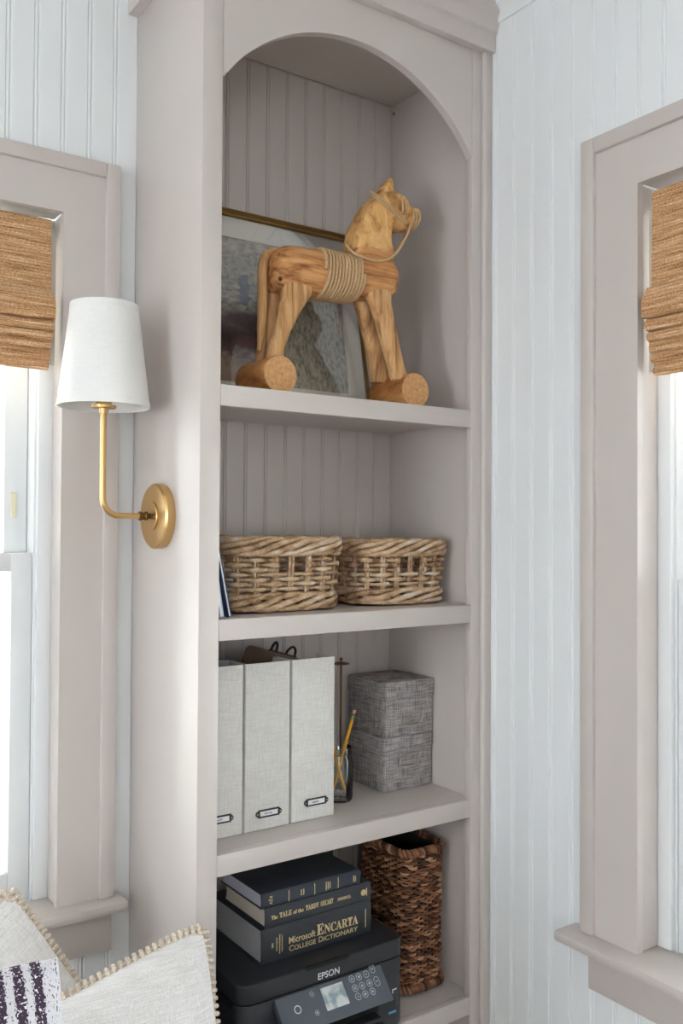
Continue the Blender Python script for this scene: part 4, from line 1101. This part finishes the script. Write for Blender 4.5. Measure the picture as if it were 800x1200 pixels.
# second book
zT = zE + tE + .0005; tT = .0375
tx0, tx1 = px(310, 1086, y=SPY).x, px(433.4, 1050, y=SPY).x; LT = tx1 - tx0
bT = book('book', 'black hardback with cream pages and gold spine title, middle of the book stack', tx0, SPY, zT, LT, .165, tT, COVER, PAGESC, .0022)
A = dict(nm='lettering', par=bT, x0=tx0, L_=LT, z0=zT, th=tT)
et('The', .052, .108, .40, .0075, ser=True, **A); et('TALE', .125, .235, .40, .0095, ser=True, **A); et('of the', .25, .345, .40, .007, ser=True, **A); et('TARDY', .365, .49, .40, .0095, ser=True, **A); et('OXCART', .505, .625, .40, .0095, ser=True, **A)
et('SWINDOLL', .668, .80, .42, .006, ser=True, **A)
MB().lathe([(.0062, 0), (.0062, -.0004), (.003, -.0004), (.003, 0)], 20, (tx0 + .925 * LT, ty + .0004, zT + tT * .5), 'y').build('emblem', FOIL, bT)
MB().box(tx0 + .952 * LT, tx0 + .962 * LT, ty - .0001, ty + .0004, zT + tT * .3, zT + tT * .7).build('emblem_bar', FOIL, bT)
# top book
zK = zT + tT + .0005; tK = .0285
kx0, kx1 = px(305.5, 1059, y=SPY).x, px(421, 1025, y=SPY).x; LK = kx1 - kx0
bK = book('book', 'blue-black leather Bible with gold bands on the spine, top of the book stack', kx0, SPY, zK, LK, .165, tK, COVER2, PAGESB, .003, board=.0016, over=.004)
yk = SPY - .0033
for f in (.263, .52, .763): MB().box(kx0 + f * LK - .0006, kx0 + f * LK + .0006, yk - .0002, yk + .0012, zK + .004, zK + tK - .004).build('gold_band', FOIL, bK)
K = (bK, kx0, LK, zK, tK, yk)
vt('KJV', .075, .5, .016, .0065, *K)
for f, w_ in ((.38, .011), (.402, .012), (.632, .016), (.652, .014), (.672, .012), (.922, .012), (.94, .010)): dashes(f, .5, w_, .0028, *K)
# green notebook behind the books
gb = root('notebook', (-.345, -.03, PZ1), 'dark green notebook leaning at the back behind the book stack', 'notebook')
MB().box(-.36, -.215, -.028, -.0265, PZ1 + .0006, .772).build('cover', GREENM, gb); MB().box(-.36, -.215, -.0175, -.016, PZ1 + .0006, .772).build('cover', GREENM, gb); MB().box(-.358, -.217, -.0262, -.0178, PZ1 + .002, .770).build('pages', PAPER, gb)

# ------------------------------------------------------------------ tall dark woven bin
WY = -.236
wx0, wx1 = px(474, 1090, y=WY).x, px(523.5, 1090, y=WY).x
wh = .307; wdp = .175
wcx, wcy = (wx0 + wx1) / 2, WY + wdp / 2
wbn = root('woven_bin', (wcx, wcy, Z4 + .0006), 'tall dark brown woven seagrass bin beside the printer', 'basket')
lp = Loop((wx1 - wx0) / 2 - .006, wdp / 2 - .006, .3)
rd = random.Random(11)
mb = MB(); rows = 50; NP = 24
for j in range(rows):
    z = .006 + (wh - .018) * (j + .5) / rows; g = .004 * (z / wh - .3)
    for i in range(NP):
        s0 = lp.L * (i + .5 * (j % 2)) / NP; ln = lp.L / NP * rd.uniform(1.05, 1.3); tl_ = rd.uniform(-.0022, .0022); ro = rd.uniform(.75, 1.35); of = rd.uniform(-.001, .0016)
        pts = []; rr = []
        for k_ in range(6):
            f = k_ / 5; w_ = math.sin(PI * f); x, y = lp.at(s0 + ln * (f - .5), g, -.003 + (.0055 + of) * w_); pts.append((x, y, z + tl_ * (f - .5) * 2)); rr.append(.0031 * ro * (.4 + .6 * w_))
        mb.tube(pts, rr, 5)
o = mb.build('weave', SEAG, wbn, smooth=True, world=False, angle=80); o['kind'] = 'stuff'
def rim(zc, nm):
    m = MB(); n_ = 64
    for i in range(n_):
        s0 = lp.L * i / n_; pts = []
        for k_ in range(7):
            a_ = PI * (k_ / 6) * 1.25 - .35; x, y = lp.at(s0 + .011 * k_ / 6, .003, .0055 * math.sin(a_)); pts.append((x, y, zc + .0075 * math.cos(a_)))
        m.tube(pts, [.002, .0036, .0042, .0044, .0042, .0036, .002], 5)
    q = m.build(nm, SEAG, wbn, smooth=True, world=False, angle=80); q['kind'] = 'stuff'
rim(wh - .006, 'rim_wrap'); rim(.0135, 'foot_wrap')
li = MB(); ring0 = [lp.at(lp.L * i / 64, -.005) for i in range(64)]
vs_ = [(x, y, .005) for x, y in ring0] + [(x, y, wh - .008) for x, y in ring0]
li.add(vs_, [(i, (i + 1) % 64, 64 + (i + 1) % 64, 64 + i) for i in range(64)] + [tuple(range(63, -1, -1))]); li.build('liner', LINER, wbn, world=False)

# ------------------------------------------------------------------ cushions on the window seat
def cushion(name, label, TR, N, roll, half, thick, mat, stitch, seed, bowx=.05, droop=0.0):
    N = Vector(N).normalized(); U0 = (Vector((0, 0, 1)) - N * N.z).normalized(); R0 = U0.cross(N)
    U = U0 * math.cos(roll) - R0 * math.sin(roll); R = R0 * math.cos(roll) + U0 * math.sin(roll)
    C = Vector(TR) - R * half - U * half
    r = root(name, C, label, 'cushion', 'cushions on the window seat')
    r.rotation_euler = Matrix((R, -N, U)).transposed().to_euler()      # local x = right, -y = front, z = up
    rd = random.Random(seed); n = 44
    def P(u, v, sgn):
        e = 1 - bowx * (1 - v * v) * abs(u) ** 3; f = 1 - bowx * (1 - u * u) * abs(v) ** 3
        cr_ = 1 - .035 * (abs(u) * abs(v)) ** 6
        h = thick * max(0, (1 - u ** 4) * (1 - v ** 4)) ** .52 * (1 - .25 * (u * u + v * v) / 2)
        wr = .004 * mnoise.noise(Vector((u * 3 + seed, v * 3, sgn))) * max(0, (1 - abs(u)) * (1 - abs(v))) ** .3
        rad = .003 * math.sin(14 * math.atan2(v, u) + seed) * max(0, max(abs(u), abs(v)) - .55) * (1 - max(abs(u), abs(v)) ** 8)
        return Vector((half * u * e * cr_, -sgn * (h + wr + rad), half * v * f * cr_ - droop * ((1 - u) / 2) ** 1.35 * (v + 1) / 2))
    vs_ = []; idx = {}; fs = []
    for sgn in (1, -1):
        for i in range(n + 1):
            for j in range(n + 1):
                edge = i in (0, n) or j in (0, n)
                key = (i, j, 0 if edge else sgn)
                if key not in idx:
                    u = math.sin((i / n * 2 - 1) * PI / 2 * .999); v = math.sin((j / n * 2 - 1) * PI / 2 * .999)
                    idx[key] = len(vs_); q = P(u, v, sgn)
                    if edge: q.y = 0
                    vs_.append(q)
        g = lambda i, j: idx[(i, j, 0 if (i in (0, n) or j in (0, n)) else sgn)]
        for i in range(n):
            for j in range(n):
                fs.append((g(i, j), g(i + 1, j), g(i + 1, j + 1), g(i, j + 1)))
    MB().add(vs_, fs).build('cushion_cover', mat, r, smooth=True, world=False, angle=180)
    if stitch:
        m = MB(); fl_ = MB()
        ed = []
        for k_ in range(4):
            for i in range(200):
                t = i / 200 * 2 - 1; u, v = ((t, 1), (1, -t), (-t, -1), (-1, t))[k_]; ed.append(P(u, v, 1) * 1.0)
        for q in ed: q.y = 0
        # flat flange outside the seam, then wool loops over it
        acc = 0; last = None; step = .0098
        per = []
        for i in range(len(ed)):
            a, b = ed[i], ed[(i + 1) % len(ed)]; d = (b - a).length; acc += d
            if acc >= step: acc = 0; t = (b - a).normalized(); per.append((b, t))
        for b, t in per:
            o_ = Vector((-t.z, 0, t.x)); o_ = o_ if o_.dot(b) > 0 else -o_
            sk = t * .0022
            pts = [b - o_ * .011 + Vector((0, -.0075, 0)) - sk, b - o_ * .003 + Vector((0, -.0068, 0)), b + o_ * .0065 + Vector((0, -.003, 0)) + sk, b + o_ * .0075 + sk, b + o_ * .005 + Vector((0, .004, 0)) + sk, b - o_ * .006 + Vector((0, .007, 0))]
            m.tube(smooth_path(pts, 2), .0038, 6)
        w_ = m.build('whipstitch_edge', STITCH, r, smooth=True, world=False, angle=80); w_['kind'] = 'stuff'
        fl_.tube(ed[::4], .0042, 6, close=True); fl_.build('seam_flange', STITCH, r, smooth=True, world=False)
    return r
cushion('cushion', 'pale linen cushion with jute whipstitch edge set against the bookcase side', px(242, 1082, y=-.375) + Vector((-.002, 0, 0)), (-.06, -.9, .36), math.radians(1), .228, .085, PILLOW, True, 3, .05, .10)
cushion('cushion', 'pale linen cushion with jute whipstitch edge tipped on its corner under the window', px(12, 1037, y=-.19), (.0, -.95, .26), math.radians(32), .215, .062, PILLOW, True, 8)
cushion('cushion', 'white woven cushion with three dark stripes in front of the linen cushions', px(74, 1114, y=-.60), (-.05, -.9, .40), math.radians(-2), .225, .06, STRIPE, False, 5, .05)
